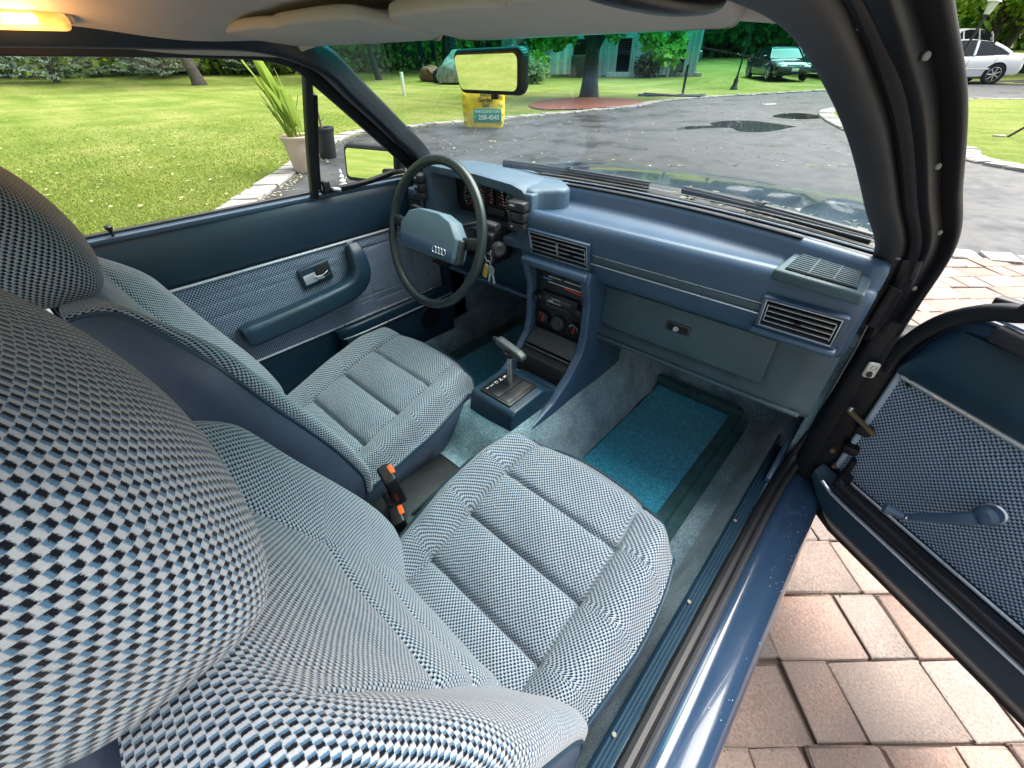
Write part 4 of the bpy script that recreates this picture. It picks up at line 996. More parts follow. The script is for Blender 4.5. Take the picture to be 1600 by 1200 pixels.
g = MB(); g.add(sweep(catmull([tuple(DB@Vector(p)) for p in ((-.038, .70, .004), (-.026, .775, .008), (.012, .845, .012), (.08, .888, .010), (.2, .900, .010), (1.15, .905, .010))], 8), rrect(.014, .015, .008), tuple(dn))); g.build('window_ledge', 'trim_black', RDo)
g = MB(); g.add(sweep([tuple(DB@Vector(p)) for p in ((.03, .88, -.03), (.6, .925, -.03), (1.15, .93, -.03))], rrect(.010, .012, .006), tuple(dn))); g.build('window_seal', 'rubber_black', RDo)
g = MB(); g.add(rbox(.12, .018, .030, .006, 3), DB@T(.135, .852, .026)@RZ(-3)@RX(90)); g.build('vent_latch', 'pillar_trim', RDo)
# window crank
cp = [tuple(DB@Vector(p)) for p in ((.160, .482, .052), (.185, .513, .050), (.215, .550, .046), (.228, .568, .040))]
ck2 = one(sweep(catmull(cp, 6), rrect(.0085, .006, .005), tuple(dn), scale=np.linspace(.8, 1.45, 19)), 'window_crank', 'vinyl_blue', RDo)
one(lathe([(0, 0), (.014, 0), (.017, .008), (.018, .022), (.012, .030), (0, .032)], 20), 'crank_hub', 'vinyl_blue', ck2, DB@T(.233, .575, .008))
one(lathe([(0, .003), (.0165, .003), (.0185, .006), (.0165, .009), (0, .009)], 20), 'crank_collar', 'chrome_white', ck2, DB@T(.233, .575, .004))
one(lathe([(0, 0), (.006, 0), (.007, .006), (.0085, .016), (.0115, .028), (.0125, .034), (.010, .036), (.008, .032), (0, .030)], 20), 'crank_knob', 'vinyl_blue', ck2, DB@T(.160, .482, .050)@RX(0)@RY(-55))
one(lathe([(0, 0), (.0072, 0), (.0072, .004), (0, .004)], 16), 'crank_ferrule', 'chrome_white', ck2, DB@T(.163, .485, .050)@RY(-55))

# ---- bonnet, scuttle, wings
def bon(U, V):
    x = (U-.5)*2*.675; y0 = ywb(x)+.20+.03*0; y = y0+(1.22-y0)*V
    z = .925-.10*V-.055*V**3-.030*(np.abs(x)/.675)**3+.006*sstep(.40, .44, np.abs(x))
    return x, y, z
MB().add(grid(bon, 60, 40)).build('bonnet', 'paint_navy', car)
MB().add(grid(lambda U, V: ((U-.5)*2*.675, ywb((U-.5)*1.44)+.005+.19*V, .925-.018*np.sin(math.pi*V)-.025*(np.abs((U-.5)*2))**3), 50, 10)).build('scuttle', 'plastic_black', car)
one(rbox(1.36, .05, .10, .02, 3), 'bonnet_nose', 'paint_navy', car, T(0, 1.245, .70)); one(rbox(1.36, .10, .30, .02), 'front_grille', 'plastic_black', car, T(0, 1.24, .50)); one(rbox(1.44, .14, .14, .03, 3), 'front_bumper', 'plastic_black', car, T(0, 1.32, .42))
for s in (-1, 1):
    one(poly_prism([(.06, .25), (.25, .25), (.32, .45), (.45, .58), (.65, .62), (.85, .58), (.98, .45), (1.03, .28), (1.25, .28), (1.25, .72), (1.0, .79), (.5, .85), (.06, .88)], .05, .012, 3), 'front_wing', 'paint_navy', car, basis((s*.695, 0, 0), (0, 1, 0), (0, 0, 1), (1, 0, 0)))
    one(lathe([(0, -.09), (.26, -.09), (.30, -.06), (.30, .06), (.26, .09), (.20, .06), (0, .05)], 32), 'wheel', 'tyre', car, T(s*.60, .68, .30)@RY(90*s))
g = MB()
for k in range(24): g.add(rbox(.020, .004, .004, .001), T(-.42+k*.036, ywb(-.42+k*.036)+.055, .929))
g.build('scuttle_vents', 'dark_inside', car, kind='stuff')
# leaf litter and grime caught in the scuttle
g = MB()
for k in range(130):
    x = rng.uniform(.15, .62); y = ywb(x)+rng.uniform(.06, .19); r = rng.uniform(.004, .013)
    g.add(([(-r, -r*.5, 0), (r, -r*.4, .002), (r*.8, r*.5, 0), (-r*.7, r*.45, .003)], [(0, 1, 2, 3)]), T(x, y, .932+rng.uniform(0, .006))@RZ(rng.uniform(0, 180))@RX(rng.uniform(-20, 20)))
g.build('leaf_scraps', 'dull_scrap', car, kind='stuff')
# wipers
def wiper(a, b_, piv):
    a, b_, piv = map(A, (a, b_, piv))
    g = MB(); t = np.linspace(0, 1, 14)[:, None]; P = a*(1-t)+b_*t; P[:, 2] += .003*np.sin(t[:, 0]*math.pi)
    W = one(sweep(P, rrect(.0035, .007, .002), (0, -.3, 1)), 'wiper', 'rubber_black', car)
    one(sweep(P+A([0, .004, .009]), rrect(.0045, .0025, .002), (0, -.3, 1)), 'wiper_bracket', 'plastic_black', W)
    mid = (a+b_)/2+A([0, .003, .014])
    one(sweep(catmull([tuple(piv), tuple((piv*2+mid)/3+A([0, 0, .012])), tuple(mid)], 6), rrect(.006, .004, .003), (0, 0, 1)), 'wiper_arm', 'plastic_black', W)
    one(cyl(.012, .02, 14, bev=.003), 'wiper_pivot', 'plastic_black', W, T(*piv))
wiper((-.37, .012, .958), (.12, .022, .960), (-.30, .10, .935)); wiper((.20, .040, .958), (.60, -.075, .955), (.20, .10, .935))

# ---- floor mats lie on the carpet: things of their own
def mat(x0, x1, y0, y1, label):
    z = .2275
    R = empty('floor_mat', ((x0+x1)/2, (y0+y1)/2, z), label=label, category='floor mat')
    def f(U, V):
        x = x0+(x1-x0)*U; y = y0+(y1-y0)*V
        # rounded far corners
        c = .05; x = x+np.where(U < .5, 1, -1)*.045*sstep(.90, 1.0, V)**2
        e = np.minimum(np.minimum(x-x0, x1-x), np.minimum(y-y0, y1-y))
        zz = z+.006*sstep(.0, .006, e)+.006*np.exp(-((e-.030)/.004)**2)+.035*sstep(.20, .34, y)*1.0+.02*sstep(.05, 0, x-x0)*1
        return x, y, zz+.0015*np.sin(x*60)*np.sin(y*40)
    one(grid(f, 90, 110), 'rubber_border', 'mat_rubber', R)
    def f2(U, V):
        x = x0+.055+(x1-x0-.12)*U; y = y0+.09+(y1-y0-.15)*V
        return x, y, z+.0095+.035*sstep(.20, .34, y)+.0008*np.sin(x*200)*np.sin(y*170)
    one(grid(f2, 60, 60), 'carpet_insert', 'carpet_teal', R)
mat(.135, .515, -.50, .300, 'blue carpet mat with dark rubber border in the near passenger footwell')
mat(-.56, -.16, -.42, .300, 'blue carpet mat with dark border in the shaded driver footwell behind the selector')
# =================================================================== THE PLACE OUTSIDE
def sheet(poly, dz, name, mat, step=1.5, **kw):
    bm = bmesh.new(); bm.faces.new([bm.verts.new((p[0], p[1], 0)) for p in poly]); bmesh.ops.triangulate(bm, faces=bm.faces[:])
    xs = [p[0] for p in poly]; ys = [p[1] for p in poly]
    for lo, hi, ax in ((min(xs), max(xs), 0), (min(ys), max(ys), 1)):
        v = math.floor(lo)+step
        while v < hi:
            n = (1, 0, 0) if ax == 0 else (0, 1, 0); co = (v, 0, 0) if ax == 0 else (0, v, 0)
            bmesh.ops.bisect_plane(bm, geom=bm.verts[:]+bm.edges[:]+bm.faces[:], plane_co=co, plane_no=n); v += step
    bm.normal_update()
    for f in bm.faces:
        if f.normal.z < 0: f.normal_flip()
    for v in bm.verts: v.co.z = gz(v.co.x, v.co.y)+dz
    bm.verts.index_update(); vf = ([tuple(v.co) for v in bm.verts], [tuple(v.index for v in f.verts) for f in bm.faces]); bm.free()
    return one(vf, name, mat, None, **kw)
# lawn: one sheet to the horizon
rr_ = np.concatenate([[0.01], np.linspace(.5, 8, 12), np.geomspace(8.5, 260, 60)]); th = np.linspace(0, 2*math.pi, 181)[:-1]
V = []; 
for r in rr_:
    for t in th:
        x, y = .6+r*math.cos(t), -1+r*math.sin(t); z = gz(x, y)
        # the ground climbs to a pale field beyond the white car
        if r > 34: z += .0
        V.append((x, y, z+(.02*math.sin(x*.31)*math.sin(y*.27) if r > 9 else 0)*0))
n = 180; F = [(i*n+k, (i+1)*n+k, (i+1)*n+(k+1) % n, i*n+(k+1) % n) for i in range(len(rr_)-1) for k in range(n)]
one((V, F), 'lawn', 'lawn', None, kind='structure')
def W2(px, py): p = gat(px, py); return (p[0], p[1])
Lk = [(-4.3, -9.0), (-4.35, -4), (-4.40, -1.5)]+[W2(*p) for p in [(285, 356), (360, 332), (430, 283), (475, 252), (510, 226), (560, 207), (640, 199), (700, 193), (760, 189), (840, 181), (920, 174), (990, 167), (1030, 159), (1100, 153), (1200, 147), (1340, 139)]]+[W2(1500, 128), W2(1600, 125), (14, 38)]
Lk = [tuple(p[:2]) for p in catmull([(a, b_, 0) for a, b_ in Lk], 6)]
asp = Lk+[(18, 36), (18, 4), (6, 3.8), (6, -9)]
sheet(asp, .004, 'driveway', 'asphalt', kind='structure')
isl = [(-1.95, 13.35), (-1.75, 15.2), (-.2, 17.3)]+[W2(1490, 158), W2(1600, 157), (8.5, 19.5), (9.5, 12), (6.0, 6.9)]+[W2(1600, 266), W2(1495, 232), W2(1400, 216), W2(1335, 206)]
islc = [tuple(p[:2]) for p in catmull([(a, b_, 0) for a, b_ in isl], 6, True)]
sheet(islc, .030, 'lawn_island', 'lawn', kind='structure')
# kerb stones
def kerb(line, wid, ln, group, z=.040, maxn=300, name='kerb'):
    P = A([(p[0], p[1]) for p in line]); seg = np.linalg.norm(np.diff(P, axis=0), axis=1); s = np.concatenate([[0], np.cumsum(seg)])
    R = empty(name, (P[0][0], P[0][1], 0), kind='structure'); R['kind'] = 'structure'
    t = 0; proto = []; rest = MB(); cnt = 0
    for k in range(5):
        v, f = rbox(ln*.93*rng.uniform(.95, 1.0), wid*rng.uniform(.93, 1.03), .09, .016, 2); v = A(v); v += rng.normal(0, .0035, v.shape)
        me = bpy.data.meshes.new('paving_stone'); me.from_pydata(v.tolist(), [], [tuple(int(i) for i in q) for q in f]); me.materials.append(M['paver_pale']); proto.append(me)
    while t < s[-1]-ln:
        c = [np.interp(t+ln/2, s, P[:, 0]), np.interp(t+ln/2, s, P[:, 1])]; c2 = [np.interp(t+ln/2+.05, s, P[:, 0]), np.interp(t+ln/2+.05, s, P[:, 1])]
        a = math.atan2(c2[1]-c[1], c2[0]-c[0])+rng.normal(0, .02)
        o = bpy.data.objects.new('paving_stone', proto[cnt % 5]); COL.objects.link(o); o.parent = R
        o.location = (c[0]-P[0][0], c[1]-P[0][1], gz(*c)+z-.045+rng.normal(0, .004)); o.rotation_euler = (rng.normal(0, .01), rng.normal(0, .01), a)
        cnt += 1; t += ln
    return R
kl = [p for p in Lk if p[1] > -6 and p[1] < 29.5]
kerb(kl, .30, .24, '')
kerb(islc+islc[:2], .34, .26, '')
# red paver court
BR = [(-1.6, 2.55), (1.01, 3.60), (1.39, 3.76), (6, 5.6)]
sheet([(-1.6, -4), (6, -4), (6, 5.45), (1.05, 3.45), (-1.6, 2.42)], .012, 'paver_court', 'joint_sand', kind='structure')
PC = bpy.data.objects['paver_court']
ca, sa = math.cos(rad(42.5)), math.sin(rad(42.5))
def vis(x, y):
    return (.70 < x < 2.4 and -1.1 < y < .75) or (.55 < x < 1.9 and 1.5 < y < 3.7)
stuff = MB(); cnt = 0; v0 = -5.2
protoc = {}
while v0 < 5.5:
    u0 = -6+rng.uniform(0, .2)
    h = .163
    while u0 < 8:
        wch = rng.choice([.118, .163, .163, .228, .228]); 
        cu_, cv_ = u0+wch/2, v0+h/2; x = cu_*ca-cv_*sa+.79; y = cu_*sa+cv_*ca-.37
        if -1.5 < x < 5.6 and -3.5 < y and (y < 3.38+(x-1.0)*.40) and (vis(x, y) or (abs(x) < 3 and rng.random() < .0)):
            if cnt < 300:
                kk = (round(float(wch), 3), cnt % 3)
                if kk not in protoc:
                    v, f = rbox(wch-.004, h-.004, .05, .006, 3); v = A(v); v += rng.normal(0, .0019, v.shape)
                    me = bpy.data.meshes.new('paver'); me.from_pydata(v.tolist(), [], [tuple(int(i) for i in q) for q in f]); me.materials.append(M['paver_red'])
                    me.polygons.foreach_set('use_smooth', [True]*len(me.polygons)); protoc[kk] = me
                o = bpy.data.objects.new('paver', protoc[kk]); COL.objects.link(o); o.parent = PC
                o.location = (x+rng.normal(0, .0012), y+rng.normal(0, .0012), .000+rng.normal(0, .0024)); o.rotation_euler = (rng.normal(0, .011), rng.normal(0, .011), rad(42.5)+rng.normal(0, .012)); cnt += 1
        elif -1.5 < x < 5.6 and -3.9 < y and (y < 3.38+(x-1.0)*.40):
            stuff.add(rbox(wch-.004, h-.004, .05, .006, 1), T(x, y, rng.normal(0, .0014))@RZ(42.5))
        u0 += wch
    v0 += h
stuff.build('pavers', 'paver_red', PC, kind='stuff')
for o in list(COL.objects):
    if o.name.startswith('paver.') or o.name == 'paver': pass
kerb([(-1.5, 2.50), (1.03, 3.53), (3.3, 4.45), (5.6, 5.38)], .20, .22, '', z=.028)
# moss between pavers, grit, litter
g = MB()
for k in range(420):
    u0 = rng.uniform(-.6, .9); v0 = -5.2+.163*rng.integers(24, 40); x = u0*ca-v0*sa+.79; y = u0*sa+v0*ca-.37
    if not(.7 < x < 1.9 and -1.0 < y < .6) or (math.sin(x*9)+math.sin(y*7)) < .5: continue
    for _ in range(3):
        a = rng.uniform(0, 6.28); r = rng.uniform(.003, .008)
        g.add(([(0, 0, 0), (r*math.cos(a), r*math.sin(a), .010+r), (r*math.cos(a+.7), r*math.sin(a+.7), .008+r)], [(0, 1, 2)]), T(x+rng.normal(0, .006), y+rng.normal(0, .006), .016))
g.build('moss', 'blade_grass', None, kind='stuff', smooth=False)
g = MB()
def inpoly(x, y, P):
    c = False; j = len(P)-1
    for i in range(len(P)):
        if (P[i][1] > y) != (P[j][1] > y) and x < (P[j][0]-P[i][0])*(y-P[i][1])/(P[j][1]-P[i][1]+1e-12)+P[i][0]: c = not c
        j = i
    return c
k = 0
while k < 900:
    px, py = rng.uniform(600, 1340), 145+rng.exponential(45); p = gat(px, min(py, 260)); x, y = p[0], p[1]; k += 1
    dz = .010 if inpoly(x, y, asp) else .03
    r = rng.uniform(.010, .030); g.add(([(-r, -r*.6, 0), (r, -r*.5, .006), (r*.7, r*.6, 0), (-r*.8, r*.5, .008)], [(0, 1, 2, 3)]), T(x, y, gz(x, y)+dz)@RZ(rng.uniform(0, 360))@RX(rng.uniform(-15, 15)))
for k in range(500):
    p = gat(rng.uniform(0, 900), rng.uniform(128, 330)); r = rng.uniform(.012, .03); g.add(([(-r, -r*.6, 0), (r, -r*.5, .006), (r*.7, r*.6, 0), (-r*.8, r*.5, .008)], [(0, 1, 2, 3)]), T(p[0], p[1], gz(p[0], p[1])+.035)@RZ(rng.uniform(0, 360))@RX(rng.uniform(-25, 25)))
for k in range(700):                       # yellowed leaves along the kerb
    i = rng.integers(10, len(kl)-40); x, y = kl[i]; x2, y2 = kl[i+1]; n_ = A([y2-y, -(x2-x)]); n_ /= np.linalg.norm(n_)+1e-9; o_ = .18+abs(rng.normal(0, .10)); r = rng.uniform(.008, .02); t = rng.random()
    g.add(([(-r, -r*.6, 0), (r, -r*.5, .004), (r*.7, r*.6, 0), (-r*.8, r*.5, .005)], [(0, 1, 2, 3)]), T(x+(x2-x)*t+n_[0]*o_, y+(y2-y)*t+n_[1]*o_, gz(x, y)+.012)@RZ(rng.uniform(0, 360)))
g.build('fallen_leaves', 'leaf_litter', None, kind='stuff', smooth=False)
# puddles on the drive
def blob(cx_, cy_, a, b_, rot, n=40, j=.22, seed=1):
    r = np.random.default_rng(seed); ph = r.uniform(0, 6.28, 5); out = []
    for k in range(n):
        t = 2*math.pi*k/n; q = 1+j*(math.sin(2*t+ph[0])+.6*math.sin(3*t+ph[1])+.5*math.sin(5*t+ph[2])+.3*math.sin(8*t+ph[3]))*.7
        x, y = a*q*math.cos(t), b_*q*math.sin(t); out.append((cx_+x*math.cos(rot)-y*math.sin(rot), cy_+x*math.sin(rot)+y*math.cos(rot)))
    return out
for P_ in ([(1110, 193), (1135, 189.5), (1180, 190), (1240, 198), (1235, 200), (1195, 207), (1155, 206), (1135, 200), (1060, 203), (1075, 198), (1112, 197)], [(1207, 183), (1225, 178), (1260, 178), (1290, 184), (1250, 187)], [(1190, 162), (1205, 161), (1214, 163), (1198, 165)], [(1297, 173), (1330, 174), (1325, 177), (1300, 176)]):
    P_ = [tuple(q[:2]) for q in catmull([tuple(gat(*q)) for q in P_], 5, True)]; c = np.mean(P_, 0)
    sheet([(c[0]+(q[0]-c[0])*1.25+.10*math.sin(7*i_), c[1]+(q[1]-c[1])*1.28+.10*math.cos(5*i_)) for i_, q in enumerate(P_)], .007, 'wet_patch', 'wet_asphalt', kind='structure')
    sheet(P_, .010, 'puddle', 'puddle', kind='structure')
# mulch bed round the big tree
sheet([tuple(q[:2]) for q in catmull([tuple(gat(*q)) for q in [(826, 166), (846, 158.5), (900, 154), (950, 154), (995, 158), (1012, 163), (985, 167.5), (930, 170.5), (880, 172.5), (845, 172)]], 5, True)], .03, 'mulch_bed', 'mulch', kind='structure')
# grass blades on the near lawn
nb = 45000; Vb = []; Fb = []
r_ = 4.4+rng.exponential(3.2, nb*2); pxs = rng.uniform(60, 660, nb*2); cnt = 0
LkA = A(Lk)
for k in range(nb*2):
    d = cR*(pxs[k]-800)+cF*FPX; az = math.atan2(d[1], d[0])
    ray_ = A([math.cos(az), math.sin(az)]); x, y = CAM[0]+r_[k]*ray_[0], CAM[1]+r_[k]*ray_[1]
    if r_[k] > 16 or inpoly(x, y, asp): continue
    dk = np.min(np.hypot(LkA[:, 0]-x, LkA[:, 1]-y))
    if dk < .16: continue
    h = rng.uniform(.012, .034); a = rng.uniform(0, 6.28); w_ = rng.uniform(.002, .005)*(1+r_[k]*.10); lx, ly = rng.normal(0, .02, 2); z = gz(x, y); b0 = len(Vb)
    Vb += [(x-w_*math.cos(a), y-w_*math.sin(a), z), (x+w_*math.cos(a), y+w_*math.sin(a), z), (x+lx, y+ly, z+h)]; Fb.append((b0, b0+1, b0+2)); cnt += 1
    if cnt >= nb: break
MB().add((Vb, Fb)).build('grass', 'blade_grass', None, kind='stuff', smooth=False)

# ---- foliage
def leaves(n, centres, radii, size, droop=0, flat=.5, shell=.55):
    """n leaf quads scattered through lobes (centres k x3, radii k x3)"""
    C_ = A(centres, ); R_ = A(radii); wgt = np.prod(R_, 1)**(2/3.); wgt /= wgt.sum()
    k = rng.choice(len(C_), n, p=wgt); d_ = rng.normal(size=(n, 3)); d_ /= np.linalg.norm(d_, axis=1)[:, None]
    rr = shell+(1-shell)*rng.random(n)**.7; rr *= 1+.16*rng.normal(size=n)
    P = C_[k]+d_*R_[k]*rr[:, None]
    a = rng.normal(size=(n, 3)); a[:, 2] *= flat; a /= np.linalg.norm(a, axis=1)[:, None]
    b_ = rng.normal(size=(n, 3)); b_[:, 2] -= droop; b_ -= a*(a*b_).sum(1)[:, None]; b_ /= np.linalg.norm(b_, axis=1)[:, None]
    s = size*rng.uniform(.6, 1.35, (n, 1))
    q = np.stack([P-a*s*.5-b_*s*.1, P-b_*s*.55, P+a*s*.5, P+b_*s*.6], 1).reshape(-1, 3)
    return q, [(4*i, 4*i+1, 4*i+2, 4*i+3) for i in range(n)]
def taper(p0, p1, r0, r1, bend=.0, n=7, seg=9):
    p0, p1 = A(p0), A(p1); t = np.linspace(0, 1, n)[:, None]; P = p0*(1-t)+p1*t; o = rng.normal(0, bend, 3); P += np.sin(t*math.pi)*o
    return sweep(P, circ(1, seg), (.3, .95, .1), scale=np.interp(t[:, 0], [0, 1], [r0, r1]))
def tree(px, py, h, tr, crown, label, n=5000, leaf=.22, mat='leaf_green', bark='bark', group=None, lean=(0, 0), name='broadleaf_tree', nl=14, cz=.62, low=.38, pos=None):
    p = gat(px, py) if pos is None else A([pos[0], pos[1], gz(*pos)])
    R = empty(name, tuple(p), label=label, category='tree')
    if group: R['group'] = group
    top = A([p[0]+lean[0], p[1]+lean[1], p[2]+h*.9])
    g = MB(); pts = [p+A([0, 0, -.1]), p+A([0, 0, .15]), p+(top-p)*.12, p+(top-p)*.5, top]
    g.add(sweep(catmull([tuple(q) for q in pts], 4), circ(1, 12), (.3, .95, .1), scale=np.interp(np.linspace(0, 1, 17), [0, .12, .3, 1], [tr*1.6, tr*1.15, tr, tr*.25])))
    cs = []; rs_ = []
    for k in range(nl):
        a = k*2.4+rng.uniform(-.4, .4); hz = low+(1-low)*((k+.5)/nl); rad_ = crown*(math.sin(math.pi*min(1, (hz-low)/(1-low)*.8+.2)))*rng.uniform(.45, .85)
        c_ = A([p[0]+lean[0]*hz+rad_*math.cos(a), p[1]+lean[1]*hz+rad_*math.sin(a), p[2]+h*hz]); cs.append(c_); q = crown*rng.uniform(.26, .46); rs_.append((q*1.15, q*1.15, q*.75))
        st = p+(top-p)*max(.15, hz-.22); g.add(taper(st, c_, tr*.35, tr*.06, .15, 6, 6))
    g.build('trunk', bark, R)
    one(leaves(n, cs, rs_, leaf), 'crown', mat, R, smooth=False)
    return R
def spruce(px, py, h, rb, label, n=5200):
    p = gat(px, py); R = empty('spruce_tree', tuple(p), label=label, category='spruce tree', group='blue spruces on the far lawn')
    one(taper(p+A([0, 0, -.1]), p+A([0, 0, h]), .16, .02), 'trunk', 'bark', R)
    V = []; F = []
    nb_ = 150
    for k in range(nb_):
        t = (k/nb_)**.9; z0 = .25+(h-.3)*t; L = rb*(1-t)**.85*rng.uniform(.75, 1.1); a = k*2.399+rng.uniform(-.2, .2); m = int(n/nb_*(1.5-t))
        s = rng.random(m)**.7; x = L*s; dz = -.10*L*s+.16*L*s*s
        wv_ = rng.normal(0, .10+.10*L*s*.6, m)
        cx_ = p[0]+x*math.cos(a)-wv_*math.sin(a); cy_ = p[1]+x*math.sin(a)+wv_*math.cos(a); cz = p[2]+z0+dz+rng.normal(0, .035, m)
        for i in range(m):
            l = rng.uniform(.12, .26); aa = a+rng.normal(0, .6); ddx, ddy = l*math.cos(aa), l*math.sin(aa); w_ = rng.uniform(.02, .045); b0 = len(V)
            V += [(cx_[i], cy_[i], cz[i]-w_), (cx_[i]+ddx*.5-w_*math.sin(aa), cy_[i]+ddy*.5+w_*math.cos(aa), cz[i]), (cx_[i]+ddx, cy_[i]+ddy, cz[i]-.03), (cx_[i]+ddx*.5+w_*math.sin(aa), cy_[i]+ddy*.5-w_*math.cos(aa), cz[i]+w_)]; F.append((b0, b0+1, b0+2, b0+3))
    one((V, F), 'crown', 'needle_blue', R, smooth=False)
spruce(90, 129, 5.6, 3.0, 'widest blue spruce, seen through the left window nearest its left edge')
spruce(258, 122, 4.8, 2.5, 'middle blue spruce standing just left of the bare grey leaning trunk')
spruce(404, 117, 5.0, 2.7, 'blue spruce on the far lawn just right of the grey leaning trunk')
tree(312, 133, 9, .34, 3.6, 'tree with a bare grey trunk leaning left between two blue spruces', n=5000, leaf=.3, lean=(-1.6, -.6), low=.6)
# wood behind the lawn: masses that read as one, with some trees standing out
def wood(pts, name, h, n, mat, leaf=.42, depth=4, lab=None):
    cs = []; rs_ = []
    P = [(gat(*q) if len(q) == 2 else A([q[0], q[1], gz(q[0], q[1])])) for q in pts]; P = catmull([tuple(q) for q in P], 6)
    for q in P:
        dirn = q[:2]-CAM[:2]; dirn /= np.linalg.norm(dirn)
        for j in range(8):
            u = rng.uniform(0, depth); hh = h*rng.uniform(.05, .95); r = rng.uniform(1.0, 2.3)
            cs.append((q[0]+dirn[0]*u+rng.normal(0, 1.2), q[1]+dirn[1]*u+rng.normal(0, 1.2), q[2]+hh)); rs_.append((r, r, r*.85))
    g = MB(); g.add(leaves(n, cs, rs_, leaf)); o = g.build(name, mat, None, smooth=False, kind='stuff')
    # dark heart of the wood: leaf litter and trunks seen between the leaves
    for q in P[::2]:
        pass
    return o
wood([(-120, 121), (0, 119), (130, 119), (250, 117), (360, 116), (480, 113)], 'woodland', 12, 42000, 'leaf_bright')
wood([(-120, 117), (60, 116), (200, 115), (340, 114), (480, 112)], 'woodland', 14, 26000, 'leaf_green', .5, 5)
wood([(-100, 121), (-20, 121), (40, 121), (110, 119)], 'shrubbery', 3.6, 9000, 'leaf_bright', .3, 2)
wood([(470, 112), (560, 109), (660, 106), (760, 104), (860, 104)], 'woodland', 15, 34000, 'leaf_dark', .45, 5)
wood([(480, 114), (560, 111), (700, 108)], 'shrubbery', 4, 8000, 'leaf_green', .3, 2)
wood([(820, 97), (960, 93), (1090, 91)], 'woodland', 17, 26000, 'leaf_dark', .6, 5)
wood([(1085, 91), (1200, 90), (1330, 89), (1470, 88)], 'hedgerow', 12, 42000, 'leaf_dark', .5, 5)
wood([(-36, 0, 0), (-38, -12, 0), (-34, -26, 0), (-22, -38, 0)], 'woodland', 12, 16000, 'leaf_green', .5, 4)
tg = 'slim dark trunks beyond the lawn left of the mirror'
tree(592, 125, 9, .20, 3.0, 'small forked tree by itself beside the left windscreen pillar', n=5200, leaf=.25, mat='leaf_dark', bark='bark_dark', lean=(-1.2, -.8), low=.42, nl=12)
tree(660, 113, 14, .22, 3.2, 'left of two slim dark trunks behind the reflected glare', n=4000, leaf=.3, mat='leaf_dark', bark='bark_dark', low=.34)
tree(680, 112, 14, .24, 3.2, 'right of two slim dark trunks, just left of the thick trunk', n=4000, leaf=.3, mat='leaf_dark', bark='bark_dark', low=.34)
tree(705, 114, 15, .62, 4.2, 'thick dark trunk rising behind the boulders at the mirror', n=5200, leaf=.3, mat='leaf_green', bark='bark_dark', low=.30)
bt = tree(920, 152, 8.5, .33, 3.0, 'big shade tree standing in the red mulch bed before the barn', n=9000, leaf=.17, mat='leaf_dark', bark='bark', low=.32, nl=22)
# low hanging bough with large leaves in front of the barn
p = gat(920, 152); q = A([p[0]+2.2, p[1]+1.6, p[2]+2.6])
g = MB(); g.add(taper(p+A([.1, .1, 3.3]), q, .07, .02, .2)); bb = g.build('bough', 'bark', bt)
one(leaves(620, [tuple(q+A([0, 0, -.1])), tuple(q+A([-.5, -.4, .25])), tuple(q+A([.5, .5, .15])), tuple(q+A([.15, .1, -.6]))], [(.6, .6, .45), (.5, .5, .3), (.5, .5, .35), (.35, .35, .35)], .17, shell=.2), 'bough_leaves', 'leaf_green', bt, smooth=False)
cs = []
for px, py in ((845, 58), (868, 66), (886, 50), (958, 47), (1018, 60), (1032, 74), (1046, 86), (1058, 62)):
    d = cF*FPX+cR*(px-800)-cU*(py-600); d = d/math.hypot(d[0], d[1]); cs.append(tuple(CAM+d*rng.uniform(17.5, 20.5)))
one(leaves(1300, cs, [(.40, .40, .34)]*len(cs), .17, shell=.2), 'hanging_leaves', 'leaf_green', bt, smooth=False)
g = MB()
for q in cs: g.add(taper(p+A([0, 0, 3.2]), q, .05, .012, .2, 6, 5))
g.build('boughs', 'bark', bt)
# boulders at the foot of the thick trunk
for i, (px, py, r, mt, lab) in enumerate(((722, 131, 1.05, 'rock', 'largest pale mottled boulder beside the interior mirror'), (697, 130, .62, 'bark_dark', 'dark boulder between the pale boulder and the orange-brown one'), (676, 127, .62, 'rock_brown', 'orange-brown boulder, leftmost of the three under the trees'))):
    p = gat(px, py); bmd = bmesh.new(); bmesh.ops.create_icosphere(bmd, subdivisions=3, radius=1)
    ph = rng.uniform(0, 6, 6)
    for v in bmd.verts:
        c = v.co.copy(); k = 1+.16*math.sin(3*c.x+ph[0])+.13*math.sin(4*c.y+ph[1]+2*c.z)+.06*math.sin(9*c.x+7*c.z+ph[2])+rng.normal(0, .012)
        v.co = Vector((c.x*1.1*k, c.y*.9*k, max(-.3, c.z*.95*k)))*r
    vf = ([tuple(v.co) for v in bmd.verts], [tuple(v.index for v in f.verts) for f in bmd.faces]); bmd.free()
    o = one(vf, 'boulder', mt, None, T(p[0], p[1], p[2]+r*.35), origin=(p[0], p[1], p[2]), label=lab, category='boulder', group='boulders under the trees')
# white marker post on the lawn
p = gat(632, 150); one(rbox(.10, .10, .78, .01), 'marker_post', 'bag_white', None, T(p[0], p[1], p[2]+.38), origin=tuple(p), label='short white marker post standing alone on the open lawn', category='post')

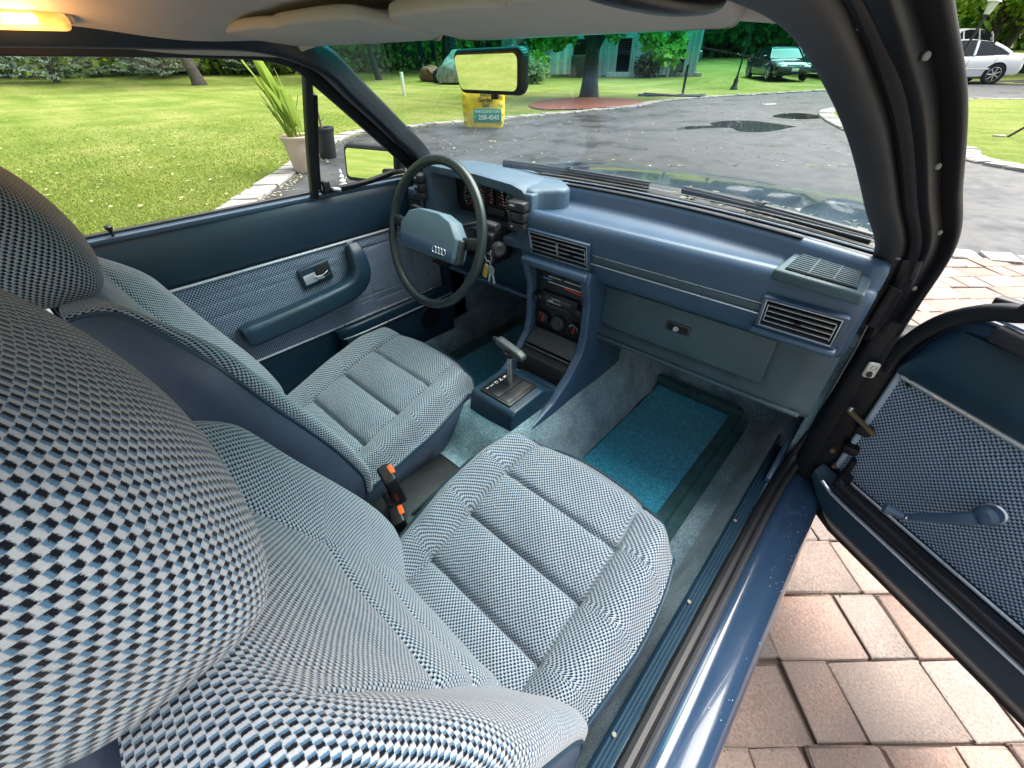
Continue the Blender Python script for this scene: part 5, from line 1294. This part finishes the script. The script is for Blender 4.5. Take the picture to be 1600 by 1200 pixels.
# ---- soil bag
p = gat(757, 198); fw = Vector((CAM[0]-p[0], CAM[1]-p[1], 0)).normalized(); fw = (RZ(-14)@fw); rt = Vector((0, 0, 1)).cross(fw)
SBm = basis(p, rt, fw*-1, (0, 0, 1))
def bagf(U, V):
    th = U*2*math.pi; hx = .47; hy = .20
    k = 1-.10*np.abs(2*V-1)**3; pw = .5
    x = hx*np.sign(np.cos(th))*np.abs(np.cos(th))**pw*k; y = hy*np.sign(np.sin(th))*np.abs(np.sin(th))**.6*(1-.75*sstep(.55, 1, V)**1.2-.15*(1-V)**4)
    z = .94*V+.015*np.sin(th*5)*V; y = y+.012*np.sin(V*37)*(np.abs(x) > .36)+.008*np.sin(x*21+V*11)
    return x, y, z
def xf(G, Mx): return (A(G[0])@np.array(Mx.to_3x3()).T+np.array(Mx.translation), G[1], G[2])
bag = MB().add(xf(grid(bagf, 60, 40), SBm)).build('soil_bag', 'bag_yellow', None, origin=tuple(p), label='bulging yellow sack of garden soil standing on the drive edge below the mirror', category='sack')
one(rbox(.90, .06, .02, .006), 'bag_top', 'bag_yellow', bag, SBm@T(0, 0, .935))
BF = SBm@T(.10, -.205, 0)@RX(90)
one(rbox(.62, .25, .012, .003), 'label_panel', 'bag_green', bag, SBm@T(.13, -.205, .235)@RX(90))
text_obj('PINE ISLAND TURF', .068, 'bag_white', bag, SBm@T(.13, -.214, .305)@RX(90), bold=.012); text_obj('258-4545', .125, 'bag_white', bag, SBm@T(.16, -.214, .195)@RX(90), bold=.015); text_obj('9', .06, 'bag_white', bag, SBm@T(-.145, -.214, .20)@RX(90), bold=.01)
text_obj('Hypo', .075, 'print_dark', bag, SBm@T(.10, -.214, .74)@RX(90), bold=.006)
for k, s in enumerate(('Black', 'Garden', 'Soil')): text_obj(s, .110, 'print_dark', bag, SBm@T(.10, -.214, .615-.098*k)@RX(90), bold=.012)

# ---- pots
def pot(px, py, h, r, mat, label, name='plant_pot', z=.01):
    p = gat(px, py); p[2] += z
    R = empty('potted_plant', tuple(p), label=label, category='potted plant')
    one(lathe([(0, 0), (r*.70, 0), (r*.74, h*.04), (r*.78, h*.25), (r*.80, h*.27), (r*.93, h*.78), (r*.95, h*.80), (r*.98, h*.86), (r*1.05, h*.90), (r*1.08, h*.97), (r*1.05, h), (r*.93, h*.98), (r*.90, h*.88), (0, h*.86)], 40), name, mat, R, T(*p))
    one(cyl(r*.89, .02, 24), 'potting_soil', 'mulch', R, T(p[0], p[1], p[2]+h*.88))
    return p, R
def longleaf(p, az, L, wd, bend, tilt, ruffle=0):
    t = np.linspace(0, 1, 12); d_ = A([math.cos(az), math.sin(az), 0]); sd = A([-math.sin(az), math.cos(az), 0])
    ang = tilt+bend*t**1.6; dx = np.cumsum(np.sin(ang))*L/12; dz = np.cumsum(np.cos(ang))*L/12
    wds = wd*np.sin(np.clip(t*1.0+.04, 0, 1)*math.pi)**.7*(t > .25)+.007
    V = []
    for i in range(12):
        c = A(p)+d_*dx[i]+A([0, 0, dz[i]]); rf = ruffle*math.sin(i*2.1)
        V += [tuple(c-sd*wds[i]+A([0, 0, rf])), tuple(c+d_*-.01*wds[i]/.05), tuple(c+sd*wds[i]+A([0, 0, -rf]))]
    return V, [(3*i+k, 3*i+k+1, 3*i+k+4, 3*i+k+3) for i in range(11) for k in (0, 1)]
p, R = pot(480, 268, .44, .215, 'terracotta_pale', 'pale terracotta pot with tall yellow-green canna leaves behind the left window post')
g0 = p+A([0, 0, .37]); LR = A([math.cos(YAW), math.sin(YAW), 0])
left_az = math.atan2(-LR[1], -LR[0])
for k in range(11):
    az = left_az+rng.normal(0, 1.1); V_, F_ = longleaf(g0+rng.normal(0, .05, 3)*A([1, 1, 0]), az, rng.uniform(.5, .85), rng.uniform(.025, .05), rng.uniform(.1, .5), rng.uniform(.05, .4)); one((V_, F_), 'leaf', 'canna', R)
for k, (L, tl) in enumerate(((1.25, .26), (1.12, .16), (1.02, .34))):
    V_, F_ = longleaf(g0, left_az+.25*(k-1), L, .085, .22, tl, .015); one((V_, F_), 'leaf', 'canna', R)
g = MB()
for k in range(14): a = rng.uniform(0, 6.28); g.add(taper(g0+A([.1*math.cos(a), .1*math.sin(a), 0]), g0+A([.3*math.cos(a), .3*math.sin(a), rng.uniform(.3, .6)]), .012, .005, .02, 5, 6))
g.build('stems', 'leaf_bright' if 0 else 'canna', R)
p, R = pot(514, 247, .42, .17, 'pot_black', 'black pot with thin bare twig stem behind the vent window')
one(taper(p+A([0, 0, .35]), p+A([-.08, .02, 1.75]), .016, .008, .04), 'stem', 'twig', R)
for k in range(9): z = .5+.14*k; a = rng.uniform(0, 6.28); one(taper(p+A([-.04, .01, z]), p+A([-.04+.10*math.cos(a), .10*math.sin(a), z+.07]), .006, .003, .01, 4, 5), 'twig', 'twig', R)
# tiny white ornament on the drive
p = gat(537, 290)
one(lathe([(0, 0), (.05, 0), (.052, .012), (.02, .03), (.04, .055), (.012, .075), (.028, .10), (.008, .125), (.016, .15), (0, .19)], 14), 'garden_ornament', 'white_print', None, T(p[0], p[1], p[2]+.005), origin=tuple(p), label='tiny white tiered ornament on the drive under the door mirror', category='ornament')
# hose bib stake and wire frame
p = gat(1066, 149); one(cyl(.045, .92, 10), 'metal_stake', 'pot_black', None, T(p[0], p[1], p[2]+.44), origin=tuple(p), label='short black stake upright on the lawn before the barn', category='stake')
p = gat(1055, 151); g = MB()
for a, b_ in (((-1.6, -.9), (1.5, -.5)), ((1.5, -.5), (1.2, .9)), ((1.2, .9), (-1.9, .2)), ((-1.9, .2), (-1.6, -.9)), ((-1.6, -.9), (.2, .4))): g.add(taper((p[0]+a[0]*.7, p[1]+a[1]*.7, p[2]+.05), (p[0]+b_[0]*.7, p[1]+b_[1]*.7, p[2]+.06), .03, .03, .02, 5, 6))
g.build('pipe_frame', 'pot_black', None, origin=tuple(p), label='flat black frame of pipes lying on the grass beside the kerb', category='pipe frame')
c = gat(1120, 133); one((lambda G: G)(grid(lambda U, V: (c[0]+(U-.5)*7, c[1]+(V-.5)*5, c[2]-.05+.40*np.exp(-((U-.5)*3.4)**2-((V-.5)*3.6)**2)), 30, 30)), 'earth_mound', 'lawn', None, kind='structure')
def lamp(px, py, h, label, lean=0):
    p = gat(px, py); R = empty('lamp_post', tuple(p), label=label, category='lamp post')
    B = T(*p)@RX(0)@RY(lean)
    one(lathe([(0, 0), (.14, 0), (.15, .05), (.09, .14), (.085, .30), (.05, .42), (.034, .5), (.034, h-.42), (.05, h-.40), (0, h-.38)], 16), 'post', 'pot_black', R, B)
    one(lathe([(.0, h-.38), (.07, h-.37), (.125, h-.10), (.10, h-.09), (0, h-.085)], 6), 'lantern', 'lens_clear', R, B)
    one(lathe([(.17, h-.10), (.15, h-.07), (.07, h+.03), (.02, h+.07), (.015, h+.12), (0, h+.13)], 6), 'lantern_roof', 'lantern_grey', R, B)
    return R
lamp(1146, 140, 2.7, 'black garden lamp post standing left of the black sedan', 3)
# near lamp whose post leans across behind the screen pillar
p = gat(1470, 150); lamp(1462, 152, 2.35, 'grey lantern on a post beside the roof of the white cars', 6)
p = gat(1569, 217); one(taper(p+A([0, 0, 0]), p+A([.55, .10, .62]), .020, .018, 0, 4, 8), 'leaning_stake', 'bark', None, origin=tuple(p), label='thin stake leaning right out of the green lawn island', category='stake')
one(rbox(.16, .12, .05, .015), 'white_stone', 'rock', None, T(p[0]-.08, p[1], p[2]+.03), origin=(p[0]-.08, p[1], p[2]), label='small pale stone at the foot of the leaning stake', category='stone')

# ---- barn
b0 = gat(858, 119); b1 = gat(1084, 119.5); b1[2] = b0[2] = min(b0[2], b1[2])-.05
u_ = b1-b0; Lb = np.linalg.norm(u_[:2]); u_ = A([u_[0], u_[1], 0])/Lb; out_ = A([u_[1], -u_[0], 0]); out_ = out_ if out_@(CAM-b0) > 0 else -out_
BB = basis(b0, u_, -out_, (0, 0, 1))       # x along the front, y into the barn, z up
barn = empty('barn', tuple(b0), label='weathered blue-grey timber barn with two dark open bays', category='barn')
def fx(px, py): 
    d = cF*FPX+cR*(px-800)-cU*(py-600); t = ((b0-CAM)@out_)/(d@out_); X = CAM+d*t; return (X-b0)@u_, X[2]-b0[2]
o1a, _ = fx(961, 100); o1b, o1h = fx(991, 58); o2a, _ = fx(1046, 100); o2b, o2h = fx(1079, 57)
Hb = 4.6; x = 0; k = 0; Dp = 7.0
protos = {}
def plank(x0, z0, w_, h_, nm='plank'):
    key = (round(w_, 2), round(h_, 2))
    if key not in protos:
        v, f = rbox(w_-.012, .03, h_, .004, 1); me = bpy.data.meshes.new(nm); me.from_pydata(A(v).tolist(), [], [tuple(int(i) for i in q) for q in f]); me.materials.append(M['wood_weathered']); protos[key] = me
    o = bpy.data.objects.new(nm, protos[key]); COL.objects.link(o); o.parent = barn
    o.matrix_world = Matrix.Identity(4); L_ = BB@T(x0+w_/2, rng.uniform(-.02, .012), z0+h_/2)@RY(rng.normal(0, .25)); o.matrix_basis = T(*(-b0))@L_
while x < Lb:
    w_ = .24
    for a, b_, hh in ((o1a, o1b, o1h), (o2a, o2b, o2h)):
        pass
    i1 = o1a-.02 < x+w_/2 < o1b; i2 = o2a-.02 < x+w_/2 < o2b
    if i1: plank(x, o1h, w_, round(Hb-o1h, 1))
    elif i2: plank(x, o2h, w_, round(Hb-o2h, 1))
    elif x < 2.4: plank(x, 1.9, w_, Hb-1.9)
    else: plank(x, rng.choice([0, .06, .12]), w_, Hb)
    x += w_
for a, b_, hh in ((o1a, o1b, o1h), (o2a, o2b, o2h)):
    for xx in (a, b_): one(rbox(.16, .06, hh, .008), 'door_post', 'wood_weathered', barn, BB@T(xx, -.05, hh/2))
    one(rbox(b_-a+.3, .06, .18, .008), 'door_lintel', 'wood_weathered', barn, BB@T((a+b_)/2, -.055, hh+.05))
for k in range(16): one(rbox(2.3, .03, .27, .004), 'side_board', 'wood_weathered', barn, BB@T(Lb+.03, 1.15, .14+.285*k)@RZ(90)@RX(4))
one(rbox(.14, .14, Hb, .01), 'corner_post', 'wood_weathered', barn, BB@T(Lb, -.02, Hb/2))
one(rbox(Lb, .10, Hb-.1, .01), 'rear_wall', 'wood_dark', barn, BB@T(Lb/2, 3.4, Hb/2)); one(rbox(Lb+.6, 4.6, .12, .02), 'roof', 'wood_dark', barn, BB@T(Lb/2, 1.5, Hb+.25)@RX(12)); one(rbox(.08, 3.3, Hb-.2, .01), 'inner_wall', 'wood_dark', barn, BB@T((o1b+o2a)/2, 1.75, Hb/2))
one(rbox(Lb, 3.4, .06, .01), 'barn_floor', 'wood_dark', barn, BB@T(Lb/2, 1.6, .0)); one(rbox(2.6, .3, .34, .02), 'sill_beam', 'wood_weathered', barn, BB@T(o1a+.9, -.12, .12)); one(rbox(1.4, .25, .28, .03), 'foundation_stone', 'rock', barn, BB@T(Lb-.3, -.1, .1))
# old vehicle in the second bay
vv = empty('old_truck', tuple((BB@T((o2a+o2b)/2, .8, .0)).translation), label='old dark truck parked inside the right barn bay, wheel showing', category='truck')
cx2 = (o2a+o2b)/2
one(lathe([(0, -.10), (.22, -.11), (.25, -.08), (.43, -.09), (.47, -.04), (.47, .06), (.40, .09), (0, .09)], 28), 'wheel', 'rock', vv, BB@T(cx2-.15, .55, .47)@RX(90))
one(sweep([tuple(BB@Vector((cx2-.15+.72*math.cos(t), .62, .52+.62*math.sin(t)))) for t in np.linspace(0, math.pi, 16)], rrect(.06, .30, .05), tuple(-out_)), 'fender', 'car_teal', vv); one(rbox(2.6, 1.3, .55, .12, 4), 'body', 'car_teal', vv, BB@T(cx2, 1.5, 1.0)); one(rbox(1.3, 1.2, .6, .15, 4), 'cab', 'car_black', vv, BB@T(cx2+.3, 1.5, 1.55))
# clutter left of the barn
p = gat(876, 121); g = empty('leaning_gate', tuple(p), label='pale upright gate panel leaning at the barn left end', category='gate panel')
GB = basis(p, u_, -out_, (0, 0, 1))
for x in (-.65, .65): one(rbox(.10, .05, 1.9, .01), 'gate_post', 'wood_weathered', g, GB@T(x, 0, .95))
for k in range(5): one(rbox(.23, .03, 1.6, .004), 'board', 'bag_white' if k % 2 else 'wood_weathered', g, GB@T(-.48+.24*k, .02, .95))
p = gat(905, 121); one(rbox(1.0, .7, 1.2, .12, 3), 'dark_barrel', 'wood_dark', None, basis(p, u_, -out_, (0, 0, 1))@T(0, 0, .5), origin=tuple(p), label='dark rusty barrel by the barn left of the shade tree', category='barrel')
for i, (px, py, mt, rr, lab) in enumerate(((833, 131, 'leaf_pale', .75, 'pale variegated bushy plant just right of the interior mirror'), (1010, 121, 'twig', .8, 'dry brown bush against the barn wall between the bays'), (838, 112, 'leaf_bright', .8, 'yellow-green shrub behind the pale plant'))):
    p = gat(px, py); R = empty('shrub', tuple(p), label=lab, category='shrub')
    one(leaves(900, [tuple(p+A([0, 0, rr*.7]))], [(rr, rr, rr*.8)], .16, droop=.5, shell=.2), 'foliage', mt, R, smooth=False); one(taper(p, p+A([0, 0, rr]), .04, .02), 'stem', 'twig', R)

# ---- cars
def car_model(pos, heading, paint, label, style='sedan', name='parked_car', L=4.75, Wd=1.80, H=1.45, group=None):
    R = empty(name, tuple(pos), label=label, category='car' if style == 'sedan' else 'van')
    if group: R['group'] = group
    B = T(*pos)@RZ(heading)      # local +x forward
    if style == 'sedan':
        bx = [-.5, -.495, -.47, -.40, -.30, -.20, -.05, .10, .22, .34, .44, .485, .50]; bz = [.62, .86, .98, 1.00, .99, .97, .95, .93, .90, .84, .74, .62, .50]; lo = [.42, .32, .26, .22, .19, .18, .18, .18, .18, .2, .24, .30, .38]; hw = [.80, .88, .94, .98, 1.0, 1.0, 1.0, 1.0, 1.0, .98, .93, .85, .76]
        gx = [-.36, -.30, -.20, -.08, .02, .10, .20]; gh = [.99, 1.17, 1.38, 1.445, 1.44, 1.36, .93]; 
    else:
        bx = [-.5, -.495, -.47, -.30, -.10, .10, .25, .40, .485, .50]; bz = [.9, 1.05, 1.08, 1.07, 1.06, 1.05, 1.02, .92, .75, .6]; lo = [.42, .34, .28, .2, .18, .18, .18, .22, .3, .4]; hw = [.9, .95, .98, 1, 1, 1, .99, .96, .88, .8]
        gx = [-.49, -.46, -.30, -.05, .10, .28]; gh = [1.06, 1.70, 1.80, 1.80, 1.72, 1.03]
    k_ = H/1.45 if style == 'sedan' else 1
    xs = np.linspace(-.5, .5, 60); zt = np.interp(xs, bx, bz)*k_; zl = np.interp(xs, bx, lo); w_ = np.interp(xs, bx, hw)*Wd/2
    ring = []
    V = []; m = 14
    for x, a, b_, c in zip(xs, zt, zl, w_):
        h = a-b_; pts = [(-c*.80, b_), (-c*.97, b_+.10*h), (-c, b_+.35*h), (-c*.995, b_+.62*h), (-c*.95, b_+.86*h), (-c*.86, b_+.97*h), (-c*.40, b_+1.02*h)]
        pts = pts+[(-p_[0], p_[1]) for p_ in pts[::-1]]; V += [(x*L, p_[0], p_[1]) for p_ in pts]
    n = len(xs); F = [(i*m+k, (i+1)*m+k, (i+1)*m+(k+1) % m, i*m+(k+1) % m) for i in range(n-1) for k in range(m)]+[tuple(range(m)), tuple((n-1)*m+k for k in range(m))[::-1]]
    bo = one((V, F), 'body', paint, R, B, angle=50)
    xg = np.linspace(gx[0], gx[-1], 30); zg = np.interp(xg, gx, gh)*k_; V = []; m = 8
    for x, z in zip(xg, zg):
        zb = float(np.interp(x, bx, bz))*k_-.02; t = max(0, z-zb); c = Wd/2*.90; V += [(x*L, -c, zb), (x*L, -c*(1-.10*t/.5), zb+.5*t), (x*L, -c*(1-.22*t/.5), zb+.93*t), (x*L, -c*.5, zb+t), (x*L, c*.5, zb+t), (x*L, c*(1-.22*t/.5), zb+.93*t), (x*L, c*(1-.10*t/.5), zb+.5*t), (x*L, c, zb)]
    n = 30; F = [(i*m+k, (i+1)*m+k, (i+1)*m+k+1, i*m+k+1) for i in range(n-1) for k in range(m-1)]
    one((V, F), 'glasshouse', 'car_glass_solid', R, B, angle=40)
    # roof skin and pillars in body colour
    i0 = [i for i in range(n) if zg[i] > (1.30 if style == 'sedan' else 1.62)*k_]
    Vr = []; 
    for i in i0:
        r_ = V[i*m:(i+1)*m]; Vr += [(q[0], q[1]*1.012, q[2]+.012) for q in r_[2:6]]
    Fr = [(i*4+k, (i+1)*4+k, (i+1)*4+k+1, i*4+k+1) for i in range(len(i0)-1) for k in range(3)]
    one((Vr, Fr), 'roof', paint, R, B)
    for s in (-1, 1):
        def pil(idx, wdt=.045, nm='pillar'):
            r_ = V[idx*m:(idx+1)*m]; q = r_[0:3] if s < 0 else [r_[7], r_[6], r_[5]]; one(sweep([(a[0]+(b2), a[1]+s*.004, a[2]) for a, b2 in zip(q, (0, 0, 0))], rrect(wdt, .012, .008), (0, s, 0)), nm, paint, R, B)
        for x in ((-.10,) if style == 'sedan' else (-.22, .04)): pil(int(np.argmin(np.abs(xg-x))))
        # sloping front and rear pillars follow the glass edge
        for seq in (range(n-8, n), range(0, 8 if style == 'sedan' else 3)):
            P_ = []
            for i in seq: r_ = V[i*m:(i+1)*m]; q = r_[2] if s < 0 else r_[5]; P_.append((q[0], q[1]+s*.006, q[2]+.004))
            one(sweep(P_, rrect(.05, .018, .012), (0, s, .4)), 'pillar', paint, R, B)
        for x in (.305, -.305):
            Wm = B@T(x*L, s*(Wd/2-.085), .325)@RX(90*s*-1)
            wh = one(lathe([(0, -.08), (.21, -.08), (.30, -.10), (.325, -.07), (.325, .07), (.30, .10), (.23, .09), (.22, .04), (0, .03)], 32), 'wheel', 'tyre', R, Wm)
            rim = MB(); rim.add(lathe([(.205, .06), (.225, .10), (.235, .095), (.22, .05)], 32)); rim.add(lathe([(0, .05), (.05, .05), (.045, .095), (0, .10)], 16))
            for j in range(7): rim.add(rbox(.17, .035, .02, .004, 1), RZ(j*360/7)@T(.125, 0, .082))
            rim.build('rim', 'alloy', wh) if 0 else one((rim.V, rim.F), 'rim', 'alloy', wh, Wm)
            one(cyl(.375, .012, 32), 'wheel_arch', 'dark_inside', R, B@T(x*L, s*(Wd/2-.003), .345)@RX(90))
        one(rbox(.20, .30, .13, .04, 3), 'headlight', 'lens_clear', R, B@T(L*.445, s*Wd*.36, .66*k_)@RZ(-22*s))
        one(rbox(.16, .30, .16, .04, 3), 'tail_light', 'tail_red', R, B@T(-L*.475, s*Wd*.38, .86*k_)@RZ(20*s))
        one(rbox(.10, .20, .12, .03, 3), 'door_mirror', paint, R, B@T(L*.13, s*(Wd/2+.06), 1.0*k_))
        one(rbox(.16, .03, .03, .01), 'door_handle', paint, R, B@T(-L*.02, s*(Wd/2+.005), .80*k_)); one(rbox(L*.52, .012, .05, .005), 'side_moulding', paint, R, B@T(0, s*(Wd/2+.004), .50))
        for x in (.16, -.08, -.27): one(rbox(.008, .006, .50, .001), 'door_gap', 'dark_inside', R, B@T(L*x, s*(Wd/2+.001), .62))
    gr = one(rbox(.06, .78, .20, .03, 3), 'grille', 'plastic_black', R, B@T(L*.487, 0, .60*k_))
    for j in range(4): one(rbox(.02, .74, .018, .004, 1), 'grille_bar', 'chrome', gr, B@T(L*.487+.03, 0, .53*k_+.045*j))
    one(rbox(.06, 1.1, .12, .02), 'lower_intake', 'plastic_black', R, B@T(L*.490, 0, .33)); one(rbox(.02, .32, .12, .01), 'number_plate', 'bag_white', R, B@T(L*.502, 0, .44)); one(rbox(.02, .32, .13, .01), 'number_plate', 'bag_white', R, B@T(-L*.503, 0, .60))
    return R
plain('car_glass_solid', (.015, .020, .022), .06, var=.1)
def hd_(p, q): return math.degrees(math.atan2(q[1]-p[1], q[0]-p[0]))
vh = math.degrees(math.atan2(CAM[1]-27.5, CAM[0]+6.5))
g1, g2 = gat(1208, 124), gat(1286, 120)
car_model(A([g1[0], g1[1], g1[2]]), vh+22, 'car_black', 'black sedan parked on the grass, chrome grille facing the drive', H=1.38)
car_model(A([g2[0], g2[1], g2[2]]), vh+30, 'car_teal', 'dark teal car partly hidden behind the windscreen pillar beside the black sedan', H=1.5)
rw = gat(1541, 131); hv = math.degrees(math.atan2(cR[1], cR[0]))+180
hw_ = A([math.cos(rad(hv)), math.sin(rad(hv)), 0]); sdv = A([cF[0], cF[1], 0])/math.hypot(cF[0], cF[1])
car_model(rw+hw_*1.45+sdv*.85, hv-14, 'car_white', 'white sedan in side view with silver wheels, right of the windscreen pillar')
vp = gat(1452, 121); car_model(vp, hv+25, 'car_white', 'white van mostly hidden behind the white sedan', style='van', name='parked_van', L=4.9, Wd=1.9)
tree(1548, 103, 11, .30, 5.0, 'double-trunked tree behind the tail of the white sedan', n=22000, leaf=.19, mat='leaf_green', bark='bark', lean=(1.8, .5), low=.26, nl=24)
tree(1530, 106, 10, .26, 4.2, 'leafy tree left of the double-trunked one behind the white sedan', n=18000, leaf=.19, mat='leaf_green', lean=(-.8, .3), low=.26, nl=22)
tree(1612, 113, 10, .60, 4.0, 'dark thick trunk cut off by the right edge of the picture', n=5500, leaf=.28, mat='leaf_green', bark='bark_dark', low=.35)
wood([(1440, 80), (1540, 78), (1640, 78)], 'woodland', 15, 14000, 'leaf_green', .6, 5)
